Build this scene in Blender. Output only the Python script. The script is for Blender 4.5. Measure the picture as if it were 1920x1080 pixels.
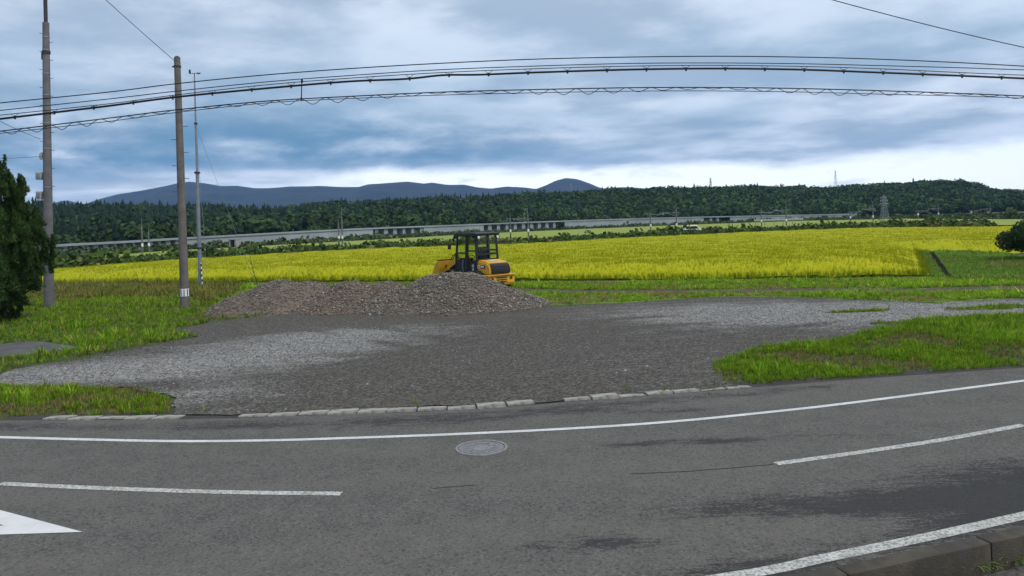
import bpy, bmesh, math, random
import numpy as np
from mathutils import Vector, Matrix, noise
from mathutils.geometry import delaunay_2d_cdt

for o in list(bpy.data.objects):
    bpy.data.objects.remove(o)
SC = bpy.context.scene
COL = SC.collection
rng = np.random.default_rng(7)
random.seed(7)
R = math.radians

# ------------------------------------------------------------------ camera
F, HC, CX, HY, ROLL = 1400.0, 3.2, 960.0, 418.0, R(2.0)   # focal length in photo pixels, eye height, horizon, roll
cam = bpy.data.cameras.new('camera')
cam.lens = 36.0 * F / 1920.0
cam.shift_y = -(540.0 - HY) / 1920.0
cam.clip_start, cam.clip_end = 0.1, 20000
camo = bpy.data.objects.new('camera', cam)
COL.objects.link(camo)
cr, sr = math.cos(ROLL), math.sin(ROLL)
camo.matrix_world = Matrix(((cr, sr, 0, 0), (0, 0, -1, 0), (-sr, cr, 0, HC), (0, 0, 0, 1)))
SC.camera = camo

def ray(px, py):
    u, v = px - CX, HY - py
    return (u * cr + v * sr) / F, (-u * sr + v * cr) / F
def G(px, py, z=0.0):
    """where the sight line of a photo pixel meets the level z"""
    a, b = ray(px, py)
    t = (z - HC) / b
    return (a * t, t)
def AT(px, py, d):
    a, b = ray(px, py)
    return Vector((a * d, d, HC + b * d))

# ------------------------------------------------------------------ sky, sun, exposure
SUN_EL, SUN_AZ = R(54), R(125)          # azimuth clockwise from the view direction
w = bpy.data.worlds.new('World'); SC.world = w; w.use_nodes = True
nt = w.node_tree; nt.nodes.clear()
def N(t, **kw):
    n = nt.nodes.new(t)
    for k, v in kw.items(): setattr(n, k, v)
    return n
def put(sock, v):
    if isinstance(v, bpy.types.NodeSocket): nt.links.new(v, sock)
    else: sock.default_value = v
def M(op, a, b=0.0, c=0.0, clamp=False):
    n = N('ShaderNodeMath', operation=op, use_clamp=clamp)
    put(n.inputs[0], a); put(n.inputs[1], b); put(n.inputs[2], c)
    return n.outputs[0]
def SS(v, a, b):
    n = N('ShaderNodeMapRange', interpolation_type='SMOOTHSTEP')
    put(n.inputs['Value'], v); n.inputs['From Min'].default_value = a; n.inputs['From Max'].default_value = b
    return n.outputs['Result']
def MIX(f, a, b):
    n = N('ShaderNodeMix', data_type='RGBA')
    put(n.inputs[0], f); put(n.inputs[6], a); put(n.inputs[7], b)
    return n.outputs[2]
def NOISE(vec, scale, detail=6, rough=.55, dist=0.0):
    n = N('ShaderNodeTexNoise'); put(n.inputs['Vector'], vec)
    n.inputs['Scale'].default_value = scale; n.inputs['Detail'].default_value = detail
    n.inputs['Roughness'].default_value = rough; n.inputs['Distortion'].default_value = dist
    return n.outputs['Fac']
def VEC(x, y, z=0.0):
    n = N('ShaderNodeCombineXYZ'); put(n.inputs[0], x); put(n.inputs[1], y); put(n.inputs[2], z)
    return n.outputs[0]
tc = N('ShaderNodeTexCoord')
sp = N('ShaderNodeSeparateXYZ'); nt.links.new(tc.outputs['Generated'], sp.inputs[0])
dx, dy, dz = sp.outputs
zc = M('MAXIMUM', dz, 0.0)
inv = M('DIVIDE', 1.0, M('ADD', zc, 0.07))
plane = VEC(M('MULTIPLY', dx, inv), M('MULTIPLY', dy, inv), 3.1)
sheet_v = VEC(M('MULTIPLY', dx, 3.0), M('MULTIPLY', dy, 3.0), M('MULTIPLY', zc, 10.0))
n_big = NOISE(plane, .42, 2, .45, .3)
n_mid = NOISE(plane, .95, 6, .52, .1)
n_fine = NOISE(sheet_v, 2.0, 8, .58, .1)
n_edge = NOISE(sheet_v, 1.1, 7, .62, .3)
el = M('ADD', zc, M('MULTIPLY', M('SUBTRACT', n_edge, .5), .06))
light, mid, dark, white = (.56, .62, .70, 1), (.27, .338, .425, 1), (.075, .175, .275, 1), (.95, .98, 1.02, 1)
n_puff = NOISE(plane, 4.2, 8, .62, .25)
tone = M('ADD', M('ADD', M('MULTIPLY', n_mid, .62), M('MULTIPLY', n_fine, .30)), M('MULTIPLY', n_puff, .08))
cl = MIX(SS(tone, .40, .61), mid, light)
blue = M('MULTIPLY', SS(n_big, .44, .60), SS(zc, .40, .16))
cl = MIX(M('MULTIPLY', blue, .38), cl, (.16, .275, .39, 1))
west = SS(M('ADD', dx, M('MULTIPLY', M('SUBTRACT', n_big, .5), .5)), .22, -.10)
bump = M('MULTIPLY', SS(el, .066, .090), SS(el, .195, .11))
D = M('MULTIPLY', bump, M('ADD', M('MULTIPLY', west, .80), .16))
cl = MIX(M('MULTIPLY', D, SS(n_fine, .74, .38)), cl, dark)
sky = N('ShaderNodeTexSky', sky_type='NISHITA')
sky.sun_disc = False; sky.sun_elevation = SUN_EL; sky.sun_rotation = SUN_AZ
clear = N('ShaderNodeVectorMath', operation='SCALE'); nt.links.new(sky.outputs[0], clear.inputs[0]); clear.inputs['Scale'].default_value = .12
gapc = MIX(.80, clear.outputs[0], white)
gap = M('MULTIPLY', SS(el, .078, .060), M('ADD', M('MULTIPLY', SS(dx, -.36, -.16), .93), .05))
gap = M('MULTIPLY', gap, SS(n_fine, .70, .52))
cl = MIX(gap, cl, gapc)
bg = N('ShaderNodeBackground'); put(bg.inputs[0], cl); bg.inputs[1].default_value = 1.0
out = N('ShaderNodeOutputWorld'); nt.links.new(bg.outputs[0], out.inputs[0])

sl = bpy.data.lights.new('sun', 'SUN'); sl.energy = 1.5; sl.angle = R(20); sl.color = (1, .96, .9)
so = bpy.data.objects.new('sun', sl); COL.objects.link(so)
sd = Vector((math.sin(SUN_AZ) * math.cos(SUN_EL), math.cos(SUN_AZ) * math.cos(SUN_EL), math.sin(SUN_EL)))
so.rotation_euler = sd.to_track_quat('Z', 'Y').to_euler(); so.location = (0, 0, 60)
vs = SC.view_settings
vs.view_transform = 'Standard'; vs.look = 'None'; vs.exposure = .68; vs.gamma = 1; vs.use_curve_mapping = False
SC.cycles.max_bounces = 6; SC.cycles.volume_bounces = 1; SC.cycles.use_denoising = True

# ------------------------------------------------------------------ materials
def material(name, c1, c2=None, scale=4.0, rough=.8, bump=0.0, bscale=60.0, metal=0.0, attr=False, spec=.3, detail=6, extra=None, trans=0.0):
    """colour noise between c1 and c2, times the mesh attribute Col when attr is set"""
    global nt
    m = bpy.data.materials.new(name); m.use_nodes = True; nt = m.node_tree
    b = nt.nodes['Principled BSDF']
    t = N('ShaderNodeTexCoord').outputs['Object']
    c2 = c2 or tuple(x * .75 for x in c1)
    c = MIX(SS(NOISE(t, scale, detail, .6), .3, .7), (*c1, 1), (*c2, 1))
    if extra: c = extra(t, c, b)
    if attr:
        a = N('ShaderNodeAttribute', attribute_name='Col').outputs['Color']
        n = N('ShaderNodeMix', data_type='RGBA', blend_type='MULTIPLY'); n.inputs[0].default_value = 1
        put(n.inputs[6], c); put(n.inputs[7], a); c = n.outputs[2]
    put(b.inputs['Base Color'], c)
    if not b.inputs['Roughness'].is_linked: b.inputs['Roughness'].default_value = rough
    b.inputs['Metallic'].default_value = metal
    b.inputs['Specular IOR Level'].default_value = spec
    if bump:
        bn = N('ShaderNodeBump'); bn.inputs['Strength'].default_value = bump; bn.inputs['Distance'].default_value = .02
        put(bn.inputs['Height'], NOISE(t, bscale, 4, .6)); nt.links.new(bn.outputs[0], b.inputs['Normal'])
    if trans:
        o = [n for n in nt.nodes if n.type == 'OUTPUT_MATERIAL'][0]
        tr = N('ShaderNodeBsdfTranslucent'); put(tr.inputs[0], c)
        mx = N('ShaderNodeMixShader'); mx.inputs[0].default_value = trans
        nt.links.new(b.outputs[0], mx.inputs[1]); nt.links.new(tr.outputs[0], mx.inputs[2]); nt.links.new(mx.outputs[0], o.inputs[0])
    return m
def scaled(t, s):
    n = N('ShaderNodeMapping'); put(n.inputs[0], t); n.inputs['Scale'].default_value = s
    return n.outputs[0]
def speck(t, scale, lo, hi, dim='3D'):
    v = N('ShaderNodeTexVoronoi'); put(v.inputs['Vector'], t); v.inputs['Scale'].default_value = scale
    s = N('ShaderNodeSeparateColor'); nt.links.new(v.outputs['Color'], s.inputs[0])
    return SS(s.outputs[0], lo, hi)

def asphalt_extra(t, c, b):
    c = MIX(M('MULTIPLY', speck(t, 55, .80, .95), .55), c, (.19, .19, .185, 1))
    c = MIX(M('MULTIPLY', speck(scaled(t, (1, 1, 1.3)), 40, .78, .9), .55), c, (.028, .028, .028, 1))
    c = MIX(M('MULTIPLY', SS(NOISE(t, 26, 4, .7), .48, .62), .35), c, (.035, .035, .035, 1))
    st = scaled(t, (.35, 1.5, 1))
    patch = NOISE(st, 1.15, 9, .68, .3)
    grain = NOISE(scaled(t, (2.2, 9, 1)), 1.6, 6, .75)
    y = N('ShaderNodeSeparateXYZ'); put(y.inputs[0], t)
    side = N('ShaderNodeAttribute', attribute_name='Col')     # R: damp wheel track and gutter
    sc = N('ShaderNodeSeparateColor'); nt.links.new(side.outputs['Color'], sc.inputs[0])
    grit = NOISE(scaled(t, (14, 26, 1)), 1.5, 5, .8)
    k = M('ADD', M('MULTIPLY', patch, .30), M('ADD', M('MULTIPLY', grain, .36), M('MULTIPLY', grit, .46)))
    wet = SS(M('ADD', k, M('MULTIPLY', sc.outputs[0], .19)), .655, .71)
    rut = SS(NOISE(scaled(t, (.12, 1.0, 1)), 1.0, 4, .5), .35, .65)
    c = MIX(M('MULTIPLY', rut, .30), c, (.135, .125, .108, 1))
    spots = SS(NOISE(scaled(t, (6, 9, 1)), 1.5, 3, .5), .69, .75)
    c = MIX(M('MULTIPLY', spots, .6), c, (.018, .018, .02, 1))
    c = MIX(M('MULTIPLY', wet, .80), c, (.026, .026, .027, 1))
    put(b.inputs['Roughness'], M('SUBTRACT', .92, M('MULTIPLY', wet, .08)))
    return c
def paint_extra(t, c, b):
    worn = SS(NOISE(scaled(t, (9, 12, 1)), 2.2, 8, .75), .555, .63)
    c = MIX(M('MULTIPLY', speck(t, 60, .8, .95), .35), c, (.25, .25, .24, 1))
    return MIX(M('MULTIPLY', worn, .8), c, (.10, .10, .10, 1))
def gravel_extra(t, c, b):
    at = N('ShaderNodeAttribute', attribute_name='Col')       # R: dry loose gravel, G: mud
    s = N('ShaderNodeSeparateColor'); nt.links.new(at.outputs['Color'], s.inputs[0])
    dry = SS(M('ADD', s.outputs[0], M('MULTIPLY', M('SUBTRACT', NOISE(scaled(t, (.55, 1.5, 1)), .9, 9, .74), .5), 2.2)), .10, 1.0)
    v = N('ShaderNodeTexVoronoi'); put(v.inputs['Vector'], t); v.inputs['Scale'].default_value = 26
    sv = N('ShaderNodeSeparateColor'); nt.links.new(v.outputs['Color'], sv.inputs[0])
    mud = MIX(SS(sv.outputs[0], .35, 1.0), (.045, .039, .031, 1), (.14, .126, .105, 1))
    stones = MIX(SS(sv.outputs[0], .1, 1.0), (.10, .095, .086, 1), (.35, .335, .31, 1))
    c = MIX(dry, mud, stones)
    c = MIX(M('MULTIPLY', s.outputs[1], .55), c, (.07, .055, .038, 1))
    bn = N('ShaderNodeBump'); bn.inputs['Strength'].default_value = .9; bn.inputs['Distance'].default_value = .03
    put(bn.inputs['Height'], M('SUBTRACT', 1.0, v.outputs['Distance'])); nt.links.new(bn.outputs[0], b.inputs['Normal'])
    return c
def lawn_extra(t, c, b):
    c = MIX(SS(NOISE(t, .22, 6, .6), .56, .68), c, (.10, .085, .035, 1))
    c = MIX(M('MULTIPLY', SS(NOISE(t, 9, 6, .7), .52, .62), .7), c, (.022, .03, .012, 1))
    return c
def rice_extra(t, c, b):
    c = MIX(SS(NOISE(scaled(t, (.5, .06, 1)), .35, 5, .6), .4, .7), c, (.365, .35, .006, 1))
    c = MIX(M('MULTIPLY', SS(NOISE(scaled(t, (.9, 3.6, 1)), .8, 5, .65), .53, .66), .30), c, (.25, .29, .006, 1))
    c = MIX(M('MULTIPLY', SS(NOISE(scaled(t, (5, 2, 1)), 1.2, 5, .7), .5, .64), .35), c, (.25, .28, .005, 1))
    return c
def concrete_extra(t, c, b):
    c = MIX(M('MULTIPLY', SS(NOISE(t, 3.0, 8, .7), .52, .66), .6), c, (.07, .065, .055, 1))
    return c

MAT = {}
MAT['asphalt'] = material('asphalt', (.122, .114, .101), (.098, .092, .083), 2.2, .85, .35, 220, spec=.12, extra=asphalt_extra)
MAT['paint'] = material('road_paint', (.60, .60, .585), (.48, .48, .46), 3, .7, .1, 120, extra=paint_extra)
def worn_extra(t, c, b):
    c = MIX(M('MULTIPLY', speck(t, 48, .45, .75), .62), c, (.10, .10, .095, 1))
    return MIX(M('MULTIPLY', SS(NOISE(scaled(t, (6, 9, 1)), 2.0, 8, .75), .53, .64), .75), c, (.10, .10, .095, 1))
MAT['paint_worn'] = material('worn_road_paint', (.50, .495, .46), (.40, .39, .35), 3, .8, .1, 120, extra=worn_extra)
MAT['paint_new'] = material('fresh_road_paint', (.60, .595, .58), (.50, .495, .48), 2, .7, .1, 120, extra=lambda t, c, b: MIX(M('MULTIPLY', SS(NOISE(scaled(t, (5, 8, 1)), 2.0, 9, .8), .60, .64), .75), c, (.12, .115, .11, 1)))
MAT['gravel'] = material('gravel', (.09, .088, .085), (.06, .058, .056), 3, .92, extra=gravel_extra)
MAT['lawn'] = material('grass_ground', (.055, .075, .018), (.045, .05, .018), 1.2, .95, .6, 40, extra=lawn_extra)
MAT['soil'] = material('bare_soil', (.10, .068, .040), (.055, .040, .028), 2.5, .95, .7, 30)
MAT['darksoil'] = material('ploughed_soil', (.055, .048, .045), (.035, .03, .03), 1.5, .95, .7, 20)
MAT['rice'] = material('ripe_rice', (.305, .315, .005), (.345, .34, .006), .6, .9, .6, 14, extra=rice_extra, spec=.1)
MAT['rice2'] = material('far_rice', (.25, .28, .06), (.19, .24, .045), .15, .95, .3, 6, spec=.1)
MAT['blade'] = material('grass_blade', (1, 1, 1), (.85, .85, .85), 2, .85, attr=True, spec=.06, trans=.3)
MAT['leaf'] = material('leaf', (1, 1, 1), (.8, .8, .8), .4, .8, attr=True, spec=.12, trans=.15)
MAT['stone'] = material('crushed_stone', (1, 1, 1), (.8, .8, .8), 30, .9, attr=True, spec=.2)
MAT['heap'] = material('heap_dirt', (.155, .124, .096), (.11, .088, .069), 1.6, .95, .9, 24)
MAT['hill'] = material('hill_ground', (.020, .030, .014), (.014, .022, .010), .02, .95)
MAT['mountain'] = material('mountain_wood', (.007, .012, .012), (.004, .008, .008), .006, .95, .0)
MAT['concrete'] = material('concrete', (.34, .33, .31), (.24, .235, .22), 2.5, .85, .3, 80, extra=concrete_extra)
MAT['slabcon'] = material('damp_concrete', (.10, .097, .092), (.055, .054, .053), 1.2, .6, .2, 60, extra=concrete_extra)
MAT['kerbstone'] = material('kerb_concrete', (.36, .35, .31), (.20, .19, .165), 5, .9, .5, 60, extra=concrete_extra)
MAT['wallcon'] = material('mossy_concrete', (.085, .072, .052), (.036, .031, .025), 3, .92, .6, 50, extra=concrete_extra)  # mossy, damp concrete; base darkened further to paint in the house's shade
MAT['polecon'] = material('pole_concrete', (.15, .145, .15), (.10, .097, .102), 3, .8, .2, 60)
MAT['polebrown'] = material('weathered_pole', (.15, .135, .125), (.10, .09, .083), 3, .85, .2, 60)
MAT['steel'] = material('galvanised_steel', (.25, .275, .31), (.19, .21, .24), 6, .5, metal=.5)
MAT['darksteel'] = material('dark_steel', (.05, .05, .055), (.035, .035, .04), 8, .55, metal=.3)
MAT['ditchbed'] = material('matt_dark', (.022, .022, .018), (.014, .014, .012), 2, 1.0, spec=0.0)
MAT['wire'] = material('cable_black', (.012, .013, .018), None, 8, .6)
MAT['iron'] = material('cast_iron', (.25, .245, .245), (.14, .137, .137), 18, .6, .3, 90, metal=.1)
MAT['white'] = material('white_enamel', (.75, .75, .75), (.68, .68, .68), 8, .4)
MAT['black'] = material('black_plastic', (.014, .015, .017), (.02, .02, .022), 8, .45)
MAT['yellow'] = material('yellow_paint', (.62, .34, .025), (.52, .28, .02), 3, .42, extra=lambda t, c, b: MIX(M('MULTIPLY', SS(NOISE(t, 5, 8, .7), .55, .68), .5), c, (.20, .12, .03, 1)))
MAT['rubber'] = material('tyre_rubber', (.022, .022, .022), (.04, .036, .03), 9, .85, .4, 60)
MAT['print_red'] = material('red_print', (.55, .05, .04), None, 5, .5)  # plain red print colour of the badge mark, no emission
MAT['darkred'] = material('dark_red_lens', (.10, .02, .015), None, 5, .4)
MAT['viaduct'] = material('viaduct_concrete', (.31, .345, .34), (.24, .27, .27), .12, .85)
MAT['bark'] = material('bark', (.07, .05, .035), (.04, .03, .022), 6, .95, .8, 20)
MAT['box'] = material('grey_box', (.36, .38, .38), (.30, .32, .32), 6, .5)
MAT['lens'] = material('white_lamp_lens', (.85, .85, .83), None, 5, .2)
m = bpy.data.materials.new('cab_glass'); m.use_nodes = True; nt = m.node_tree
g = nt.nodes['Principled BSDF']; g.inputs['Base Color'].default_value = (.80, .87, .84, 1); g.inputs['Roughness'].default_value = .04
g.inputs['Transmission Weight'].default_value = 1; g.inputs['IOR'].default_value = 1.18
MAT['glass'] = m

# ------------------------------------------------------------------ building helpers
def tag(o, label=None, cat=None, group=None, kind=None):
    if label: o['label'] = label
    if cat: o['category'] = cat
    if group: o['group'] = group
    if kind: o['kind'] = kind
    return o
def link(name, me, mat=None, parent=None):
    o = bpy.data.objects.new(name, me); COL.objects.link(o)
    if mat: me.materials.append(MAT[mat] if isinstance(mat, str) else mat)
    if parent: o.parent = parent
    return o
def empty(name, loc=(0, 0, 0), rot=(0, 0, 0)):
    o = bpy.data.objects.new(name, None); COL.objects.link(o)
    o.location = loc; o.rotation_euler = rot; o.empty_display_size = .3
    return o
def npmesh(name, V, faces_flat, nper, cols=None):
    """mesh from numpy: V (n,3), faces_flat (m*nper)"""
    me = bpy.data.meshes.new(name)
    V = np.asarray(V, np.float32); faces_flat = np.asarray(faces_flat, np.int32).ravel()
    nf = len(faces_flat) // nper
    me.vertices.add(len(V)); me.vertices.foreach_set('co', V.ravel())
    me.loops.add(len(faces_flat)); me.loops.foreach_set('vertex_index', faces_flat)
    me.polygons.add(nf); me.polygons.foreach_set('loop_start', np.arange(0, nf * nper, nper, dtype=np.int32))
    if cols is not None:
        a = me.attributes.new('Col', 'FLOAT_COLOR', 'POINT')
        c = np.ones((len(V), 4), np.float32); c[:, :3] = cols
        a.data.foreach_set('color', c.ravel())
    me.update(calc_edges=True); me.validate()
    return me
class B:
    """collects shapes into one mesh"""
    def __init__(s): s.bm = bmesh.new()
    def _x(s, vs, m):
        if m is not None: bmesh.ops.transform(s.bm, matrix=m, verts=vs)
        return vs
    def box(s, c, size, m=None, bevel=0.0):
        r = bmesh.ops.create_cube(s.bm, size=1)
        vs = r['verts']
        bmesh.ops.scale(s.bm, vec=size, verts=vs); bmesh.ops.translate(s.bm, vec=c, verts=vs)
        if bevel:
            es = list({e for v in vs for e in v.link_edges})
            bv = bmesh.ops.bevel(s.bm, geom=es, offset=bevel, segments=2, affect='EDGES', profile=.6)
            vs = list({v for f in bv['faces'] for v in f.verts} | {v for v in vs if v.is_valid})
        s._x(vs, m); return s
    def tube(s, pts, r, seg=8, cap=True):
        pts = [Vector(p) for p in pts]; rs = r if isinstance(r, (list, tuple)) else [r] * len(pts)
        rings = []
        for i, p in enumerate(pts):
            d = (pts[min(i + 1, len(pts) - 1)] - pts[max(i - 1, 0)]).normalized()
            a = d.orthogonal().normalized() if abs(d.z) > .95 else d.cross(Vector((0, 0, 1))).normalized()
            b = d.cross(a)
            rings.append([s.bm.verts.new(p + (a * math.cos(2 * math.pi * k / seg) + b * math.sin(2 * math.pi * k / seg)) * rs[i]) for k in range(seg)])
        for i in range(len(rings) - 1):
            for k in range(seg):
                s.bm.faces.new((rings[i][k], rings[i][(k + 1) % seg], rings[i + 1][(k + 1) % seg], rings[i + 1][k]))
        if cap:
            s.bm.faces.new(rings[0][::-1]); s.bm.faces.new(rings[-1])
        return s
    def prism(s, prof, y0, y1, axis='y', bevel=0.0):
        """profile in x,z extruded along y"""
        a = [s.bm.verts.new((x, y0, z)) for x, z in prof]; b = [s.bm.verts.new((x, y1, z)) for x, z in prof]
        n = len(prof); fs = [s.bm.faces.new(a), s.bm.faces.new(b[::-1])]
        for i in range(n): fs.append(s.bm.faces.new((a[i], b[i], b[(i + 1) % n], a[(i + 1) % n])))
        if bevel:
            bmesh.ops.bevel(s.bm, geom=list({e for f in fs for e in f.edges}), offset=bevel, segments=2, affect='EDGES')
        return s
    def done(s, name, mat, parent=None, smooth=True):
        bmesh.ops.recalc_face_normals(s.bm, faces=s.bm.faces)
        me = bpy.data.meshes.new(name); s.bm.to_mesh(me); s.bm.free()
        o = link(name, me, mat, parent)
        if smooth:
            me.shade_smooth()
            me.set_sharp_from_angle(angle=R(35))
        return o
def inside(poly, P):
    poly = np.asarray(poly); x, y = P[:, 0], P[:, 1]; r = np.zeros(len(P), bool)
    j = len(poly) - 1
    for i in range(len(poly)):
        xi, yi = poly[i]; xj, yj = poly[j]
        c = ((yi > y) != (yj > y)) & (x < (xj - xi) * (y - yi) / ((yj - yi) if yj != yi else 1e-9) + xi)
        r ^= c; j = i
    return r
def fn(x, y, s, seed=0.0, octv=4):
    return noise.fractal(Vector((x * s, y * s, seed)), .9, 2.1, octv)
def resample(poly, step, closed=True):
    out = []; n = len(poly)
    for i in range(n if closed else n - 1):
        a = np.array(poly[i], float); b = np.array(poly[(i + 1) % n], float)
        k = max(1, int(np.linalg.norm(b - a) / step))
        for j in range(k): out.append(a + (b - a) * j / k)
    if not closed: out.append(np.array(poly[-1], float))
    return out
def smooth_line(pts, per=8):
    """Catmull-Rom through the points"""
    P = [np.array(p, float) for p in pts]; P = [2 * P[0] - P[1]] + P + [2 * P[-1] - P[-2]]; out = []
    for i in range(1, len(P) - 2):
        for j in range(per):
            t = j / per; a, b, c, d = P[i - 1:i + 3]
            out.append(.5 * ((2 * b) + (c - a) * t + (2 * a - 5 * b + 4 * c - d) * t * t + (3 * b - a - 3 * c + d) * t ** 3))
    out.append(P[-2]); return out
def sheet(name, poly, z, mat, step=1.0, rough=0.0, rfreq=1.0, cell=2.0, colf=None, zf=None, parent=None, thick=0.0):
    """level sheet with an uneven outline and inner points"""
    pts = resample(poly, step)
    if rough:
        c = np.mean(np.array(pts), axis=0)
        pts = [p + np.array((fn(p[0], p[1], rfreq, 1.7), fn(p[0], p[1], rfreq, 9.2))) * rough for p in pts]
    pts = np.array(pts); n = len(pts)
    lo, hi = pts.min(0), pts.max(0)
    gx, gy = np.meshgrid(np.arange(lo[0], hi[0], cell), np.arange(lo[1], hi[1], cell))
    Q = np.stack([gx.ravel(), gy.ravel()], 1); Q += rng.uniform(-.2, .2, Q.shape) * cell
    Q = Q[inside(pts, Q)]
    allp = [Vector(p) for p in np.vstack([pts, Q])]
    vo, eo, fo, *_ = delaunay_2d_cdt(allp, [(i, (i + 1) % n) for i in range(n)], [list(range(n))], 1, 1e-4)
    V = [(v.x, v.y, z + (zf(v.x, v.y) if zf else 0)) for v in vo]
    me = bpy.data.meshes.new(name); me.from_pydata(V, [], [list(f) for f in fo])
    if colf:
        a = me.attributes.new('Col', 'FLOAT_COLOR', 'POINT')
        a.data.foreach_set('color', np.array([(*colf(v.x, v.y), 1) for v in vo], np.float32).ravel())
    me.update()
    if sum(p.normal.z for p in me.polygons) < 0: me.flip_normals()
    o = link(name, me, mat, parent)
    me.shade_smooth()
    return o
def offset_line(pts, d):
    P = [np.array(p[:2], float) for p in pts]; out = []
    for i in range(len(P)):
        t = P[min(i + 1, len(P) - 1)] - P[max(i - 1, 0)]; t /= np.linalg.norm(t)
        out.append(P[i] + np.array((-t[1], t[0])) * d)
    return out
def strip(name, line, width, z, mat, parent=None, thick=0.0):
    L = offset_line(line, width / 2); Rr = offset_line(line, -width / 2)
    V = [(p[0], p[1], z) for p in L] + [(p[0], p[1], z) for p in Rr]; n = len(L)
    me = bpy.data.meshes.new(name); me.from_pydata(V, [], [(i, i + n, i + n + 1, i + 1) for i in range(n - 1)]); me.update()
    return link(name, me, mat, parent)
def extend(line, L):
    P = [np.array(p, float) for p in line]
    a = P[0] - P[1]; b = P[-1] - P[-2]
    return [P[0] + a / np.linalg.norm(a) * L] + P + [P[-1] + b / np.linalg.norm(b) * L]
def scatter(name, protos, P, S, rot, cols, mat, parent=None, pick=None, tilt=None):
    """many small shapes merged into one mesh; protos: list of (verts, tris, shade)"""
    n = len(P); pick = rng.integers(0, len(protos), n) if pick is None else pick
    Vs, Fs, Cs, base = [], [], [], 0
    for k, (v, f, sh) in enumerate(protos):
        idx = np.where(pick == k)[0]
        if not len(idx): continue
        v = np.asarray(v, float); f = np.asarray(f, int)
        s = S[idx]; s = s[:, None] * np.ones(3) if s.ndim == 1 else s
        vv = v[None] * s[:, None, :]
        c, q = np.cos(rot[idx])[:, None], np.sin(rot[idx])[:, None]
        x = vv[..., 0] * c - vv[..., 1] * q; y = vv[..., 0] * q + vv[..., 1] * c
        vv = np.stack([x, y, vv[..., 2]], -1)
        if tilt is not None: vv[..., :2] += tilt[idx][:, None, :] * vv[..., 2:3]
        vv += P[idx][:, None, :]
        Vs.append(vv.reshape(-1, 3))
        Fs.append((f[None] + (np.arange(len(idx)) * len(v))[:, None, None]).reshape(-1, 3) + base); base += len(idx) * len(v)
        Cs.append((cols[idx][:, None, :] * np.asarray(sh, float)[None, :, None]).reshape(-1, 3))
    me = npmesh(name, np.vstack(Vs), np.vstack(Fs), 3, np.vstack(Cs))
    return link(name, me, mat, parent)
def sample_poly(poly, n):
    poly = np.asarray(poly); lo, hi = poly.min(0), poly.max(0); out = np.zeros((0, 2))
    while len(out) < n:
        q = rng.uniform(lo, hi, (n * 3, 2)); q = q[inside(poly, q)]; out = np.vstack([out, q])
    return out[:n]
def tuft_proto(nb, h, spread, wd, seed):
    r = np.random.default_rng(seed); V, T, S = [], [], []
    for i in range(nb):
        a = r.uniform(0, 2 * np.pi); b0 = np.array((np.cos(a), np.sin(a), 0)) * spread * r.uniform(0, .5)
        lean = np.array((np.cos(a), np.sin(a), 0)) * spread * r.uniform(.3, 1.3); hh = h * r.uniform(.5, 1.1)
        p = np.array((-np.sin(a), np.cos(a), 0)) * wd
        k = len(V)
        V += [b0 - p, b0 + p, b0 + lean * .45 + (0, 0, hh * .65) + p * .8, b0 + lean * .45 + np.array((0, 0, hh * .65)) - p * .8, b0 + lean + np.array((0, 0, hh))]
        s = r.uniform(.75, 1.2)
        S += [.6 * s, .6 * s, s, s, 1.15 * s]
        T += [(k, k + 1, k + 2), (k, k + 2, k + 3), (k + 3, k + 2, k + 4)]
    return V, T, S
def rock_proto(seed):
    r = np.random.default_rng(seed)
    v = np.array([(1, 0, 0), (-1, 0, 0), (0, 1, 0), (0, -1, 0), (0, 0, 1), (0, 0, -1)], float) * r.uniform(.55, 1.1, (6, 1)) + r.normal(0, .18, (6, 3))
    v[:, 2] *= .75
    f = [(0, 2, 4), (2, 1, 4), (1, 3, 4), (3, 0, 4), (2, 0, 5), (1, 2, 5), (3, 1, 5), (0, 3, 5)]
    return v, f, np.ones(6)
ROCKS = [rock_proto(i) for i in range(8)]
GRASS = [tuft_proto(7, 1.0, .55, .035, i) for i in range(6)]
def clump_proto(n, seed, size=.33, squash=1.0, up=.0):
    """leaf clumps spread over an ellipsoid of radius 1"""
    r = np.random.default_rng(seed); V, T, S = [], [], []
    for i in range(n):
        d = r.normal(0, 1, 3); d[2] = abs(d[2]) * .9 - .35 if r.random() < .8 else d[2]; d /= np.linalg.norm(d)
        p = d * r.uniform(.62, 1.08) * np.array((1, 1, squash))
        nrm = d + r.normal(0, .45, 3); nrm /= np.linalg.norm(nrm)
        a = np.cross(nrm, (.3, .2, 1)); a /= np.linalg.norm(a) + 1e-6; b = np.cross(nrm, a)
        s = size * r.uniform(.6, 1.3); k = len(V)
        ang = r.uniform(0, 2)
        a, b = a * np.cos(ang) + b * np.sin(ang), b * np.cos(ang) - a * np.sin(ang)
        V += [p + a * s, p + b * s * .7 + nrm * s * .25, p - a * s, p - b * s * .7 + nrm * s * .1]
        sh = r.uniform(.7, 1.35)
        S += [sh] * 4; T += [(k, k + 1, k + 2), (k, k + 2, k + 3)]
    return V, T, S

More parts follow.
